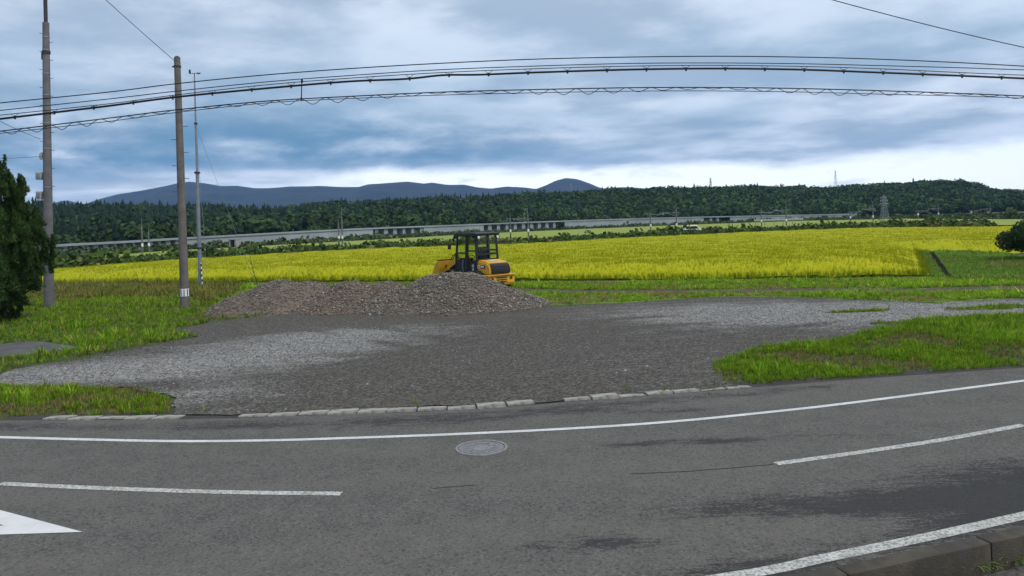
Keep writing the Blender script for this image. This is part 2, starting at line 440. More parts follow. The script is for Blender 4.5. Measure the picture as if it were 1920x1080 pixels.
# ------------------------------------------------------------------ the large lines of the place (read off the photograph, on the ground)
far_kerb = [G(x, y) for x, y in ((0, 788), (200, 787), (410, 784), (600, 778), (860, 768), (1080, 752), (1390, 728), (1600, 711), (1920, 689))]
edge_far = [G(x, y) for x, y in ((0, 820), (150, 824), (330, 827.5), (500, 826), (640, 822), (860, 814), (1100, 802), (1280, 789), (1460, 771), (1600, 755), (1920, 714))]
centre_l = [G(x, y) for x, y in ((0, 907), (200, 916), (420, 923), (640, 926))]
centre_r = [G(x, y) for x, y in ((1455, 870), (1600, 850), (1760, 826), (1920, 797))]
near_line = [np.array(p) for p in ((-12, 8.2), (-7, 6.75), (-3, 6.05), (-.6, 6.12))] + [np.array(G(x, y)) for x, y in ((1385, 1079), (1540, 1048), (1740, 1007), (1920, 967))]
FK = extend(smooth_line(far_kerb, 6), 70)
NL = extend(smooth_line(near_line, 8), 40)
NK = offset_line(NL, -.28)               # road edge under the near kerb

# ------------------------------------------------------------------ ground, road, yard
front = [tuple(p) for p in resample(extend(NK, 3000), 400, False)]
gpoly = [p for p in front] + [(4200, 4900), (-4200, 4900)]
gnd = sheet('ground', gpoly, -.012, 'lawn', step=500, cell=400)
tag(gnd, 'grassy ground stretching to the hills', kind='structure')
low = sheet('forecourt', [(-45, -40), (45, -40), (45, 30), *[(p[0], p[1] - .1) for p in NK[::-1] if abs(p[0]) < 44], (-45, 24)], -.20, 'asphalt', step=3, cell=3, colf=lambda x, y: (.3, 0, 0))
tag(low, 'dark paved ground below the near kerb', kind='structure')
def wetness(x, y):
    u = x + .0
    def blob(cx, cy, rx, ry): return math.exp(-((x - cx) / rx) ** 2 - ((y - cy) / ry) ** 2)
    dk = min(np.hypot(p[0] - x, p[1] - y) for p in FK[1:-1])
    a = blob(4.6, 8.25, 2.6, .5) + .9 * blob(6.6, 9.0, 2.4, .5) + .5 * blob(3.0, 8.1, 1.6, .25) + .75 * math.exp(-((dk - .45) / .3) ** 2) * (1 if x < 6 else .5)
    dn = min(np.hypot(p[0] - x, p[1] - y) for p in NL)
    a += .8 * math.exp(-(dn / .38) ** 2) + .5 * blob(1.0, 7.3, 1.4, .12) + .25 * blob(3.5, 10.6, 2.0, .2)
    for px, py, rx, ry, k in ((690, 858, .35, .10, .9), (1060, 1015, .8, .12, .9), (1110, 990, .3, .06, .9), (980, 1012, .3, .05, .8), (1190, 833, .9, .14, .7), (1330, 828, 1.0, .12, .6), (1250, 1035, .5, .08, .7), (30, 862, .5, .06, .8), (1560, 812, 1.4, .2, .45), (620, 800, 3.0, .16, .7), (1250, 772, 2.6, .25, .6)):
        c = G(px, py); a += k * blob(c[0], c[1], rx, ry)
    return (min(a, 1.2), 0, 0)
rpoly = [tuple(p) for p in FK] + [tuple(p) for p in NK[::-1]]
road = sheet('road', rpoly, 0, 'asphalt', step=1.5, cell=.33, colf=wetness)
tag(road, 'grey asphalt road curving across the foreground', kind='structure')
def marking(name, line, width, label, mat='paint', z=.004):
    o = strip(name, line, width, z, mat); return tag(o, label, kind='structure')
marking('edge_line', extend(smooth_line(edge_far, 8), 40), .115, 'white line along the far road edge')
marking('centre_dash', smooth_line(centre_l, 10), .125, 'left white dash of the centre line', 'paint_worn')
marking('centre_dash', smooth_line(centre_r, 10), .125, 'right white dash of the centre line', 'paint_worn')
marking('edge_line', NL, .15, 'white line along the near kerb', 'paint_worn')
marking('road_joint', [G(x, y) for x, y in ((1180, 889), (1290, 884), (1380, 877), (1450, 871))], .014, 'thin dark paving joint in the road', 'ditchbed', .003)
marking('road_joint', [G(x, y) for x, y in ((810, 916), (850, 913), (890, 910))], .012, 'short dark crack in the near lane', 'ditchbed', .003)
# diamond outline ahead of the crossing: only its tip reaches into view
tip = np.array(G(155, 998)); ua = np.array(G(0, 957)) - tip; la = np.array(G(0, 1003)) - tip
ua /= np.linalg.norm(ua); la /= np.linalg.norm(la)
def diamond(k0, s):
    t = tip + (ua + la) / np.linalg.norm(ua + la) * k0
    return [t, t + ua * s, t + (ua + la) * s, t + la * s]
o1, i1 = diamond(0, 2.6), diamond(1.06, 1.55)
V = [(*p, .005) for p in o1] + [(*p, .005) for p in i1]
me = bpy.data.meshes.new('diamond_marking'); me.from_pydata(V, [], [(0, 1, 5, 4), (1, 2, 6, 5), (2, 3, 7, 6), (3, 0, 4, 7)]); me.update()
tag(link('diamond_marking', me, 'paint_new'), 'white diamond outline painted on the near lane', kind='structure')

yard_px = ((-20, 712), (30, 694), (110, 681), (200, 664), (300, 646), (372, 632), (330, 621), (400, 606), (520, 590), (700, 586), (860, 584), (1000, 576), (1150, 570), (1350, 558), (1500, 559), (1640, 564), (1760, 570), (1850, 562), (2000, 558),
           (2000, 588), (1860, 596), (1720, 604), (1640, 625), (1560, 640), (1420, 657), (1345, 682), (1350, 712), (1392, 727))
yard_kerb = [G(x, y) for x, y in ((1240, 736), (1080, 748), (860, 763), (600, 773), (410, 779), (322, 779), (322, 748), (250, 727), (100, 725), (20, 722))]
YARD = [G(*p) for p in yard_px] + yard_kerb
RUTS = [np.array(resample([G(*p) for p in ln_], .15, False)) for ln_ in (((560, 775), (600, 720), (720, 670), (900, 630), (1150, 600), (1500, 580)), ((690, 770), (720, 725), (820, 680), (980, 645), (1200, 615), (1520, 592)), ((980, 755), (900, 700), (760, 650), (600, 622), (430, 615)), ((1110, 745), (1030, 695), (880, 645), (700, 612)), ((1150, 740), (1230, 680), (1400, 625), (1650, 592)))]
def dryness(x, y):
    def blob(px, py, rx, ry, a):
        c = G(px, py); return a * math.exp(-((x - c[0]) / rx) ** 2 - ((y - c[1]) / ry) ** 2)
    dry = blob(560, 650, 3.2, 2.0, 1.0) + blob(300, 690, 4.0, 1.6, .85) + blob(420, 740, 1.8, 1.5, .6) + blob(1330, 590, 6, 3.2, .85) + blob(1650, 585, 6, 2.5, .8) + blob(700, 625, 3, 1.5, .8) + blob(1300, 680, 2.5, 2.2, .25) + blob(150, 700, 2.5, 1.2, .6) + blob(1850, 580, 5, 2, .6)
    dry -= blob(760, 700, 2.6, 2.2, .45) + blob(1050, 610, 4, 2.5, .4)
    for i in range(len(RUTS)):
        dr = float(np.min(np.hypot(RUTS[i][:, 0] - x, RUTS[i][:, 1] - y))); dry -= .5 * math.exp(-(dr / .22) ** 2)
    mud = blob(860, 590, 5, 1.5, .6) + blob(760, 752, 1.2, .5, .5) + blob(1050, 600, 4, 2, .4)
    return (max(0, min(1, dry)), max(0, min(1, mud)), 0)
yard = sheet('gravel_yard', YARD, .012, 'gravel', step=.25, rough=.22, rfreq=.9, cell=.3, colf=dryness, zf=lambda x, y: .02 * abs(fn(x, y, .35, 4)))
tag(yard, 'grey gravel yard beside the road', kind='structure')
n = 42000
q = sample_poly(YARD, n); dd = np.array([dryness(x, y)[0] for x, y in q]); keep = rng.random(n) < (.10 + .9 * dd) * np.clip(26 / q[:, 1], .5, 1.4)
q = q[keep]; dd = dd[keep]; n = len(q)
P = np.column_stack([q, .016 + .02 * np.abs(np.array([fn(x, y, .35, 4) for x, y in q]))])
g_ = rng.lognormal(-1.8, .45, n).clip(.05, .42)
cols = np.column_stack([g_ * rng.uniform(.95, 1.06, n), g_, g_ * rng.uniform(.9, 1.06, n)])
st = scatter('loose_gravel', ROCKS, P, rng.lognormal(-4.15, .35, n).clip(.008, .04), rng.uniform(0, 6.3, n), cols, 'stone')
tag(st, 'loose crushed stones lying over the gravel yard', 'gravel', kind='stuff')

# track of bare soil along the field margin
track = [G(x, y) for x, y in ((955, 540), (1100, 544), (1300, 543), (1500, 541), (1700, 541), (1800, 538), (1990, 534), (1990, 545), (1800, 548), (1600, 547), (1300, 549), (1100, 550), (955, 547))]
tag(sheet('soil_track', track, .004, 'soil', step=.4, rough=.5, rfreq=.5, cell=1.5), 'strip of bare brown soil along the field margin', kind='structure')
tag(sheet('soil_patch', [G(x, y) for x, y in ((1838, 463), (1900, 459), (2000, 462), (2000, 492), (1905, 486), (1868, 479))], .004, 'darksoil', step=1, rough=.5, rfreq=.3, cell=2), 'dark bare soil plot beside the bush', kind='structure')
tag(sheet('soil_patch', [G(x, y) for x, y in ((40, 560), (170, 532), (330, 530), (430, 540), (400, 575), (330, 560), (150, 575), (60, 590))], .003, 'soil', step=.4, rough=.5, rfreq=.5, cell=1.5), 'brown dead grass and soil between the poles', kind='structure')
slab = B(); sp_ = [G(x, y, .03) for x, y in ((-60, 652), (30, 642), (75, 640), (150, 651), (60, 664), (-60, 676))]
vs1 = [slab.bm.verts.new((x, y, .035)) for x, y in sp_]; vs0 = [slab.bm.verts.new((x, y, -.1)) for x, y in sp_]
slab.bm.faces.new(vs1)
for i in range(6): slab.bm.faces.new((vs1[i], vs0[i], vs0[(i + 1) % 6], vs1[(i + 1) % 6]))
tag(slab.done('concrete_slab', 'slabcon', smooth=False), 'damp grey concrete slab in the grass', kind='structure')

# far kerb: flush kerb stones, some of them half buried
kb = strip('kerb', offset_line(FK[1:-1], .25), .52, .003, 'darksoil'); tag(kb, 'flush concrete kerb between road and yard', kind='structure')
KL = np.array(resample(FK[1:-1], .01, False)); seg = np.r_[0, np.cumsum(np.linalg.norm(np.diff(KL, axis=0), axis=1))]
stone_proto = None
s = 0.3; ki = 0
while s < seg[-1] - .6:
    i = int(np.searchsorted(seg, s + .25)); p = KL[i]; t = KL[min(i + 5, len(KL) - 1)] - KL[max(i - 5, 0)]
    a, b_ = p[0] / p[1], 0
    pxx = CX + F * a
    if 60 < pxx < 1400 and not 338 < pxx < 402 and (ki % 11 != 7):
        if stone_proto is None:
            stone_proto = B().box((0, 0, -.05), (.50, .30, .13), bevel=.014).done('kerb_stone', 'kerbstone', kb); o = stone_proto
        else:
            o = stone_proto.copy(); COL.objects.link(o)
        h = random.choice((-.004, .004, .010, .016)) + (.012 if 850 < pxx < 1150 else 0)
        o.location = (p[0], p[1] + .13 + random.uniform(-.015, .02), h)
        o.rotation_euler = (random.uniform(-.13, -.02), random.uniform(-.02, .02), math.atan2(t[1], t[0]) + random.uniform(-.02, .02))
        o.scale = (random.uniform(.95, 1.0), random.uniform(.75, 1.05), 1)
    s += .515; ki += 1

# near kerb wall, bottom right
NKs = np.array(resample(offset_line(NL, -.38), .01, False)); sg = np.r_[0, np.cumsum(np.linalg.norm(np.diff(NKs, axis=0), axis=1))]
kw = empty('kerb_wall', (0, 0, 0)); tag(kw, 'mossy concrete kerb wall at the near roadside', 'kerb wall')
i0 = int(np.argmin(np.hypot(NKs[:, 0] - G(1552, 1070)[0], NKs[:, 1] - G(1552, 1070)[1])))
for k in range(-5, 7):
    ia, ib = np.searchsorted(sg, sg[i0] + k * 1.62 + .006), np.searchsorted(sg, sg[i0] + (k + 1) * 1.62 - .006)
    if ia <= 0 or ib >= len(NKs): continue
    pa, pb = NKs[ia], NKs[ib]; mid_ = (pa + pb) / 2; L = np.linalg.norm(pb - pa)
    rot = Matrix.Translation((mid_[0], mid_[1], 0)) @ Matrix.Rotation(math.atan2(pb[1] - pa[1], pb[0] - pa[0]), 4, 'Z')
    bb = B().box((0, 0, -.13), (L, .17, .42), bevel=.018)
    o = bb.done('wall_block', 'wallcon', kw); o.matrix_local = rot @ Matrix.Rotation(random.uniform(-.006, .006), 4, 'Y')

# manhole
mx, my = G(903, 840)
mh = empty('manhole_cover', (mx, my, .004)); tag(mh, 'round cast iron manhole cover in the far lane', 'manhole cover')
def ring(b, r0, r1, z0, z1, seg=48):
    pr = [(r0, z0), (r0, z1), (r1, z1), (r1, z0)]
    vv = [[b.bm.verts.new((r * math.cos(2 * math.pi * k / seg), r * math.sin(2 * math.pi * k / seg), z)) for r, z in pr] for k in range(seg)]
    for k in range(seg):
        a, c = vv[k], vv[(k + 1) % seg]
        for j in range(4): b.bm.faces.new((a[j], c[j], c[(j + 1) % 4], a[(j + 1) % 4]))
b = B(); ring(b, .335, .375, -.03, .006); b.done('frame', 'iron', mh)
b = B(); ring(b, .0, .322, -.03, .002, 40); lid = b.done('lid', 'iron', mh)
b = B(); ring(b, .28, .30, .002, .009); ring(b, .13, .15, .002, .009)
for k in range(16):
    a = 2 * math.pi * k / 16; b.box((.215 * math.cos(a), .215 * math.sin(a), .0055), (.09, .03, .007), Matrix.Rotation(0, 4, 'Z'))
b.done('relief', 'iron', lid)

# ------------------------------------------------------------------ rice fields
ZR = .82
fL = [G(x, y) for x, y in ((-150, 538), (100, 533), (300, 530), (470, 528), (700, 527), (960, 526), (1150, 525), (1300, 523.5), (1500, 521), (1740, 517))]
fR = [G(1722, 462, .4), G(1650, 459, .4)]
fR2 = [G(1900, 463, .4), G(2050, 463, .4)]
fFar = [G(x, y, ZR) for x, y in ((2050, 423), (1880, 423), (1650, 425), (1500, 430), (1400, 434), (1200, 443), (960, 456), (700, 464), (480, 476), (300, 487), (100, 502), (-150, 516))]
RICE = fL + [G(1722, 462, .4), G(1900, 464, .4), G(2050, 466, .4)] + fFar
EDGE = np.array(resample(fL, .4, False) + resample([fL[-1], G(1722, 462, .4), G(1900, 464, .4), G(2050, 466, .4)], .4, False))
def edge_dist(x, y): return float(np.min(np.hypot(EDGE[:, 0] - x, EDGE[:, 1] - y)))
def edge_drop(x, y): return .66 * math.exp(-(edge_dist(x, y) / 1.5) ** 1.6)
b = sheet('rice_canopy', RICE, ZR - .10, 'rice', step=.6, rough=.10, rfreq=.6, cell=1.0, zf=lambda x, y: .10 * fn(x, y, .55, 2) + .05 * fn(x, y, 2.0, 5) - edge_drop(x, y))
root = empty('rice_field', (fL[5][0], fL[5][1], 0)); tag(root, 'broad field of ripe yellow rice behind the yard', 'rice field')
for o in (b,):
    o.parent = root; o.matrix_parent_inverse = Matrix.Translation((-fL[5][0], -fL[5][1], 0)); o['kind'] = 'stuff'
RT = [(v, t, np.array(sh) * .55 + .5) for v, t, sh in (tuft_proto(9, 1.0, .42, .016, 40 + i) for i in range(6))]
def rice_tufts(q, hmin, hmax, base, gold):
    n = len(q); P = np.column_stack([q, np.full(n, base)])
    k = rng.random(n); v = rng.uniform(.75, 1.2, n)[:, None]
    c = np.where((k < gold)[:, None], (.40, .37, .008), np.where((k < gold + .60)[:, None], (.345, .35, .006), (.24, .285, .009))) * v
    H = rng.uniform(hmin, hmax, n)
    return P, np.column_stack([H * .75, H * .75, H]), rng.uniform(0, 6.3, n), c
# standing plants along the front and right edges, then ears all over the nearer part
qe = []
for ln in (resample(fL, .16, False), resample([fL[-1], G(1722, 462, .4)], .3, False)):
    for p in ln:
        for _ in range(4): qe.append((p[0] + rng.normal(0, .12), p[1] + abs(rng.normal(.15, .3))))
qe = np.array(qe)
A1 = rice_tufts(qe, .26, .50, 0, .18); A1[3][:] = A1[3] * .60 + np.array((.0, .02, .001))  # edge plants' colour cut darker to offset the sun on their upright faces
q = sample_poly(RICE, 210000); q = q[rng.random(len(q)) < np.clip((46 / q[:, 1]) ** 2.2, .03, 1)]
q = q[np.array([edge_dist(x, y) for x, y in q]) > .5]
A2 = rice_tufts(q, .13, .24, ZR - .15, .15); A2[0][:, 2] -= np.array([edge_drop(x, y) if y < 75 else 0 for x, y in q])
A = [np.concatenate([u, v]) for u, v in zip(A1, A2)]
qg = []
for p in resample(fL, .12, False):
    for _ in range(3): qg.append((p[0] + rng.normal(0, .1), p[1] - abs(rng.normal(.05, .12))))
A3 = rice_tufts(np.array(qg), .2, .5, 0, .12); A3[3][:] = A3[3] * .5 + np.array((.06, .13, .006))
A = [np.concatenate([u, v]) for u, v in zip(A, A3)]
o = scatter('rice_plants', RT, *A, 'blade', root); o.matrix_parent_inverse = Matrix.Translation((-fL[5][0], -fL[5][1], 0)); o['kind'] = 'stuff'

f2n = [(p[0] * 1.16, p[1] * 1.16) for p in fFar[::-1]]
f2f = [G(x, y, .5) for x, y in ((2050, 411), (1880, 411), (1700, 410), (1500, 414), (1300, 421), (1100, 429), (900, 438), (700, 449.5), (500, 460.5), (300, 471), (100, 486), (-150, 500))]
o = sheet('far_rice_field', f2n + f2f, .5, 'rice2', step=4, rough=.5, rfreq=.1, cell=8)
tag(o, 'pale green rice field beyond the weedy bank', 'rice field')

# ------------------------------------------------------------------ grass
def grass(name, label, poly, n, h, cols, mixw, near=20.0, skip=None, thin=0.0, wide=1.0, patch=.5, kind='stuff', cat='grass'):
    q = sample_poly(poly, n)
    k = np.array([fn(x, y, patch, 3.3) for x, y in q])
    keep = rng.random(len(q)) < 1.0 - thin * (k > .25)
    if skip is not None:
        for s_ in skip: keep &= ~inside(s_, q)
    q, k = q[keep], k[keep]; n = len(q)
    cols = np.array(cols); w_ = np.array(mixw, float)
    idx = rng.choice(len(cols), n, p=w_ / w_.sum())
    dead = (k > .3) & (rng.random(n) < .6); idx[dead] = len(cols) - 1
    c = cols[idx] * rng.uniform(.7, 1.3, (n, 1)) * (1 - .22 * np.clip(k, -1, 1))[:, None]
    H = rng.lognormal(math.log(h), .35, n) * np.where(k < -.2, 1.35, 1.0)
    P = np.column_stack([q, np.full(n, -.01)])
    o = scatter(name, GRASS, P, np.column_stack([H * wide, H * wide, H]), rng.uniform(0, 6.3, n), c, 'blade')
    return tag(o, label, cat, kind=kind)
GC = [(.14, .265, .014), (.21, .35, .02), (.10, .19, .014), (.29, .37, .035), (.30, .22, .08)]
GCB = [tuple(min(x * 1.22, .5) for x in c) for c in GC]
slabpoly = sp_
yardpoly = YARD
verge = [G(x, y) for x, y in ((1338, 706), (1338, 680), (1415, 654), (1560, 637), (1640, 620), (1720, 600), (1850, 592), (2080, 586), (2080, 676), (1920, 686), (1600, 708), (1400, 722))]
grass('verge_grass', 'long green grass on the verge right of the yard', verge, 40000, .068, GC, (4, 5, 2.5, 1.8, .5), thin=.75)
leftp = [G(x, y) for x, y in ((-150, 724), (100, 728), (255, 729), (318, 748), (318, 776), (200, 780), (-150, 782))]
grass('verge_grass', 'short patchy grass between road and yard on the left', leftp, 11000, .07, GC, (3, 4, 2, 2, 1.6), thin=.7)
drypoly = [G(x, y) for x, y in ((40, 556), (100, 534), (330, 531), (455, 534), (430, 556), (390, 568), (355, 556), (200, 556), (110, 566))]
grass('dry_grass', 'dry brownish grass between the poles and the rice', drypoly, 12000, .16, [(.22, .23, .05), (.24, .19, .06), (.15, .19, .03), (.24, .19, .07)], (3, 2, 4, 2), wide=1.2, thin=.3)
leftb = [G(x, y) for x, y in ((-250, 716), (-20, 706), (40, 688), (200, 660), (372, 630), (320, 618), (400, 602), (535, 588), (525, 576), (440, 572), (405, 556), (455, 533), (300, 532), (100, 535), (-250, 548))]
grass('bank_grass', 'green grass around the poles on the left', leftb, 42000, .095, GC, (4, 4, 2, 2, 1.0), skip=[slabpoly, drypoly], thin=.5, wide=1.2)
margin = [G(x, y) for x, y in ((440, 533), (905, 532), (1150, 528), (1500, 524), (1745, 520), (1990, 528), (1990, 558), (1850, 560), (1760, 567), (1640, 562), (1500, 556), (1350, 555), (1150, 567), (1000, 573), (960, 560), (700, 556), (410, 560))]
grass('margin_grass', 'mown grass strip between yard and rice field', margin, 50000, .085, GCB, (4, 4, 2, 2.5, .8), skip=[track], thin=.45, wide=1.5, patch=.35)
ditch_l, ditch_r = [G(1732, 462), G(1773, 522)], [G(1743, 462), G(1790, 522)]
dpoly = [ditch_l[0], ditch_l[1], ditch_r[1], ditch_r[0]]
fallow = [G(x, y) for x, y in ((1748, 519), (1727, 463), (1850, 462), (1900, 482), (2080, 500), (2080, 530), (1900, 526), (1775, 524))]
grass('fallow_grass', 'dull green grass on the fallow plot by the ditch', fallow, 30000, .10, [(.17, .28, .04), (.14, .24, .035), (.19, .30, .05), (.27, .26, .08)], (4, 4, 3, .6), skip=[dpoly], thin=.2, wide=1.6, patch=.2)

for px_, py_, rx_, ry_, lb in ((1692, 607, .9, .30, 'small grass patch on the yard near the right verge'), (1865, 578, 1.6, .45, 'flat grass patch in the yard by the right edge'), (1610, 585, 1.0, .25, 'sparse grass patch in the middle of the right yard'), (480, 588, 1.8, .5, 'yellowish grass patch at the foot of the first heap')):
    cx_, cy_ = G(px_, py_); grass('grass_patch', lb, [(cx_ + rx_ * math.cos(t) * random.uniform(.7, 1.2), cy_ + ry_ * math.sin(t) * random.uniform(.7, 1.2)) for t in np.linspace(0, 6, 12)], int(900 * rx_), .07, GC, (4, 4, 2, 2, 1))
qs = []
for p in resample(YARD[:29], .05, False):
    if rng.random() < .55: qs.append((p[0] + rng.normal(0, .42), p[1] + rng.normal(0, .34)))
for p in resample(FK[1:-1], .06, False):
    if rng.random() < .35: qs.append((p[0], p[1] + .33 + abs(rng.normal(0, .12))))
qs = np.array(qs); n = len(qs); H = rng.lognormal(math.log(.055), .45, n)
tag(scatter('stray_grass', GRASS, np.column_stack([qs, np.full(n, .005)]), H, rng.uniform(0, 6.3, n), np.array(GC)[rng.choice(5, n)] * rng.uniform(.6, 1.2, (n, 1)), 'blade'), 'stray grass blades along the gravel edge', 'grass', kind='stuff')

MAT['turf'] = material('short_turf', (.12, .20, .025), (.085, .15, .02), .8, .95, .5, 30)
MAT['turf2'] = material('fallow_turf', (.13, .20, .045), (.10, .16, .035), .4, .95, .5, 20)
tag(sheet('turf', [G(x, y) for x, y in ((925, 530), (1150, 526.5), (1500, 522.5), (1745, 519), (1990, 527), (1990, 560), (1850, 562), (1760, 568), (1640, 562), (1500, 557), (1350, 556), (1150, 568), (1000, 573), (960, 560))], -.006, 'turf', step=.6, rough=.2, cell=2), 'short green turf between yard and rice', kind='structure')
tag(sheet('fallow_plot', fallow, -.004, 'turf2', step=1, rough=.1, cell=2), 'green fallow plot beside the ditch', kind='structure')

# ditch
dt = empty('ditch', (*dpoly[1], 0)); tag(dt, 'narrow concrete ditch running back beside the rice', 'ditch')
def wallseg(a, c, z0, z1, wd):
    b = B(); d = (np.array(c) - np.array(a)); nn = np.array((-d[1], d[0])) / np.linalg.norm(d) * wd / 2
    pts = [np.array(a) + nn, np.array(c) + nn, np.array(c) - nn, np.array(a) - nn]
    lo_ = [b.bm.verts.new((*p, z0)) for p in pts]; hi_ = [b.bm.verts.new((*p, z1)) for p in pts]
    b.bm.faces.new(hi_); b.bm.faces.new(lo_[::-1])
    for i in range(4): b.bm.faces.new((lo_[i], lo_[(i + 1) % 4], hi_[(i + 1) % 4], hi_[i]))
    return b
inv_d = Matrix.Translation((-dpoly[1][0], -dpoly[1][1], 0))
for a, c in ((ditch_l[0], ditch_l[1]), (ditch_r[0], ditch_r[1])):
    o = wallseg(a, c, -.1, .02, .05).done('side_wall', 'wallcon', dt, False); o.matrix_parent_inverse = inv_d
V = [(*p, .006) for p in dpoly]; me = bpy.data.meshes.new('dark_floor'); me.from_pydata(V, [], [(0, 1, 2, 3)])  # flat dark floor level with the ground, standing in for the sunken channel
o = link('dark_floor', me, 'ditchbed', dt); o.matrix_parent_inverse = inv_d

# weeds on the bank behind the field
bank = []
ln = resample(fFar[::-1], .5, False)
qb = []
for p in ln:
    if p[0] / p[1] > .64: continue
    for _ in range(13):
        k = 1 + rng.uniform(.02, .17); qb.append((p[0] * k + rng.normal(0, .6), p[1] * k))
qb = np.array(qb); k = np.array([fn(x, y, .06, 8) for x, y in qb]); n = len(qb)
WEED = [tuft_proto(12, 1.0, .6, .07, 60 + i) for i in range(4)] + [clump_proto(22, 80 + i, .4, .9) for i in range(3)]
H = rng.lognormal(math.log(.62), .28, n) * (1 + .3 * k)
pick = np.where(rng.random(n) < .62, rng.integers(0, 4, n), rng.integers(4, 7, n))
P = np.column_stack([qb, np.where(pick < 4, 0.3, .3 + H * .35)])
c = np.array([(.065, .11, .022), (.085, .135, .028), (.045, .075, .02), (.15, .16, .06)])[rng.choice(4, n, p=(.35, .3, .25, .10))] * rng.uniform(.7, 1.25, (n, 1))
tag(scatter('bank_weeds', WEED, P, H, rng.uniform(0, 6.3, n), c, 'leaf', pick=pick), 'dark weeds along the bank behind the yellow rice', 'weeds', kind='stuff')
qb = []
for p in resample(f2f, 1.2, False):
    for _ in range(16):
        k = 1 + rng.uniform(0, .30); qb.append((p[0] * k + rng.normal(0, 1.0), p[1] * k))
qb = np.array(qb); n = len(qb); H = rng.lognormal(math.log(.68), .3, n); pick = np.where(rng.random(n) < .4, rng.integers(0, 4, n), rng.integers(4, 7, n))
P = np.column_stack([qb, np.where(pick < 4, 0, H * .4)])
c = np.array([(.06, .10, .035), (.08, .12, .04), (.045, .07, .028), (.10, .13, .06)])[rng.choice(4, n)] * rng.uniform(.75, 1.2, (n, 1))
tag(scatter('far_weeds', WEED, P, H, rng.uniform(0, 6.3, n), c, 'leaf', pick=pick), 'green scrub in front of the viaduct', 'scrub', kind='stuff')

# ------------------------------------------------------------------ viaduct
vp = [(60, 463, 130), (100, 459, 135), (200, 454, 150), (320, 447, 170), (450, 440, 190), (600, 432, 215), (700, 427.5, 232), (850, 422, 255), (1000, 416, 275), (1150, 411, 300), (1300, 407, 320), (1450, 404, 335), (1600, 401, 350)]
vt = [AT(*p) for p in vp]; vt = [vt[0] + (vt[0] - vt[1]) * 3] + vt
root = empty('viaduct', (vt[5].x, vt[5].y, 0)); tag(root, 'long low grey railway viaduct before the woods', 'viaduct')
inv_v = Matrix.Translation((-vt[5].x, -vt[5].y, 0))
def along(pts, z0f, z1f, wd):
    b = B(); rows = []
    P2 = [np.array((p.x, p.y)) for p in pts]; Lo = offset_line(P2, wd / 2); Ro = offset_line(P2, -wd / 2)
    for i, p in enumerate(pts):
        rows.append([b.bm.verts.new((Lo[i][0], Lo[i][1], z0f(p))), b.bm.verts.new((Lo[i][0], Lo[i][1], z1f(p))), b.bm.verts.new((Ro[i][0], Ro[i][1], z1f(p))), b.bm.verts.new((Ro[i][0], Ro[i][1], z0f(p)))])
    for i in range(len(rows) - 1):
        for j in range(4): b.bm.faces.new((rows[i][j], rows[i + 1][j], rows[i + 1][(j + 1) % 4], rows[i][(j + 1) % 4]))
    b.bm.faces.new(rows[0]); b.bm.faces.new(rows[-1][::-1])
    return b
def vline(x0, x1, step=6):
    pts = [vt[0].lerp(vt[1], t / 10) for t in range(10)]
    sm = [Vector(p) for p in smooth_line([tuple(v) for v in vt], 12)]
    return [p for p in sm if x0 <= CX + F * p.x / p.y <= x1]
full = vline(-1e9, 1e9)
o = along(full, lambda p: p.z - .30, lambda p: p.z, 5.0).done('deck', 'viaduct', root, False); o.matrix_parent_inverse = inv_v
o = along(full, lambda p: p.z - .001, lambda p: p.z + .5, .25)
P2 = offset_line([np.array((p.x, p.y)) for p in full], -2.6)
o = along([Vector((q_[0], q_[1], p.z)) for q_, p in zip(P2, full)], lambda p: p.z - .34, lambda p: p.z + .12, .18).done('parapet', 'viaduct', root, False); o.matrix_parent_inverse = inv_v
for x0, x1 in ((318, 690), (785, 900), (1040, 1320), (1352, 1610)):
    seg_ = vline(x0, x1)
    P2 = offset_line([np.array((p.x, p.y)) for p in seg_], -2.3)
    o = along([Vector((q_[0], q_[1], p.z)) for q_, p in zip(P2, seg_)], lambda p: -.1, lambda p: p.z - .31, .3).done('retaining_wall', 'viaduct', root, False); o.matrix_parent_inverse = inv_v
VL = np.array([(p.x, p.y, p.z) for p in full]); vs_ = np.r_[0, np.cumsum(np.linalg.norm(np.diff(VL, axis=0), axis=1))]
pier = None; s = 0
while s < vs_[-1]:
    p = np.array([np.interp(s, vs_, VL[:, k]) for k in range(3)]); px = CX + F * p[0] / p[1]
    if px < 318 or 690 <= px <= 785 or 900 <= px <= 1040 or 1320 <= px <= 1352:
        if pier is None:
            pier = B().prism([(-.75, 0), (.75, 0), (.55, 1), (-.55, 1)], -2.2, 2.2).done('pier', 'viaduct', root, False); o = pier
        else: o = pier.copy(); COL.objects.link(o)
        i = min(int(np.searchsorted(vs_, s)), len(VL) - 2); t = VL[i + 1] - VL[i]
        o.matrix_parent_inverse = inv_v; o.location = (p[0], p[1], -.1); o.scale = (random.uniform(.8, 1.25), 1, p[2] - .21); o.rotation_euler = (0, 0, math.atan2(t[1], t[0]))
    s += 2.9 if px < 500 else 3.6

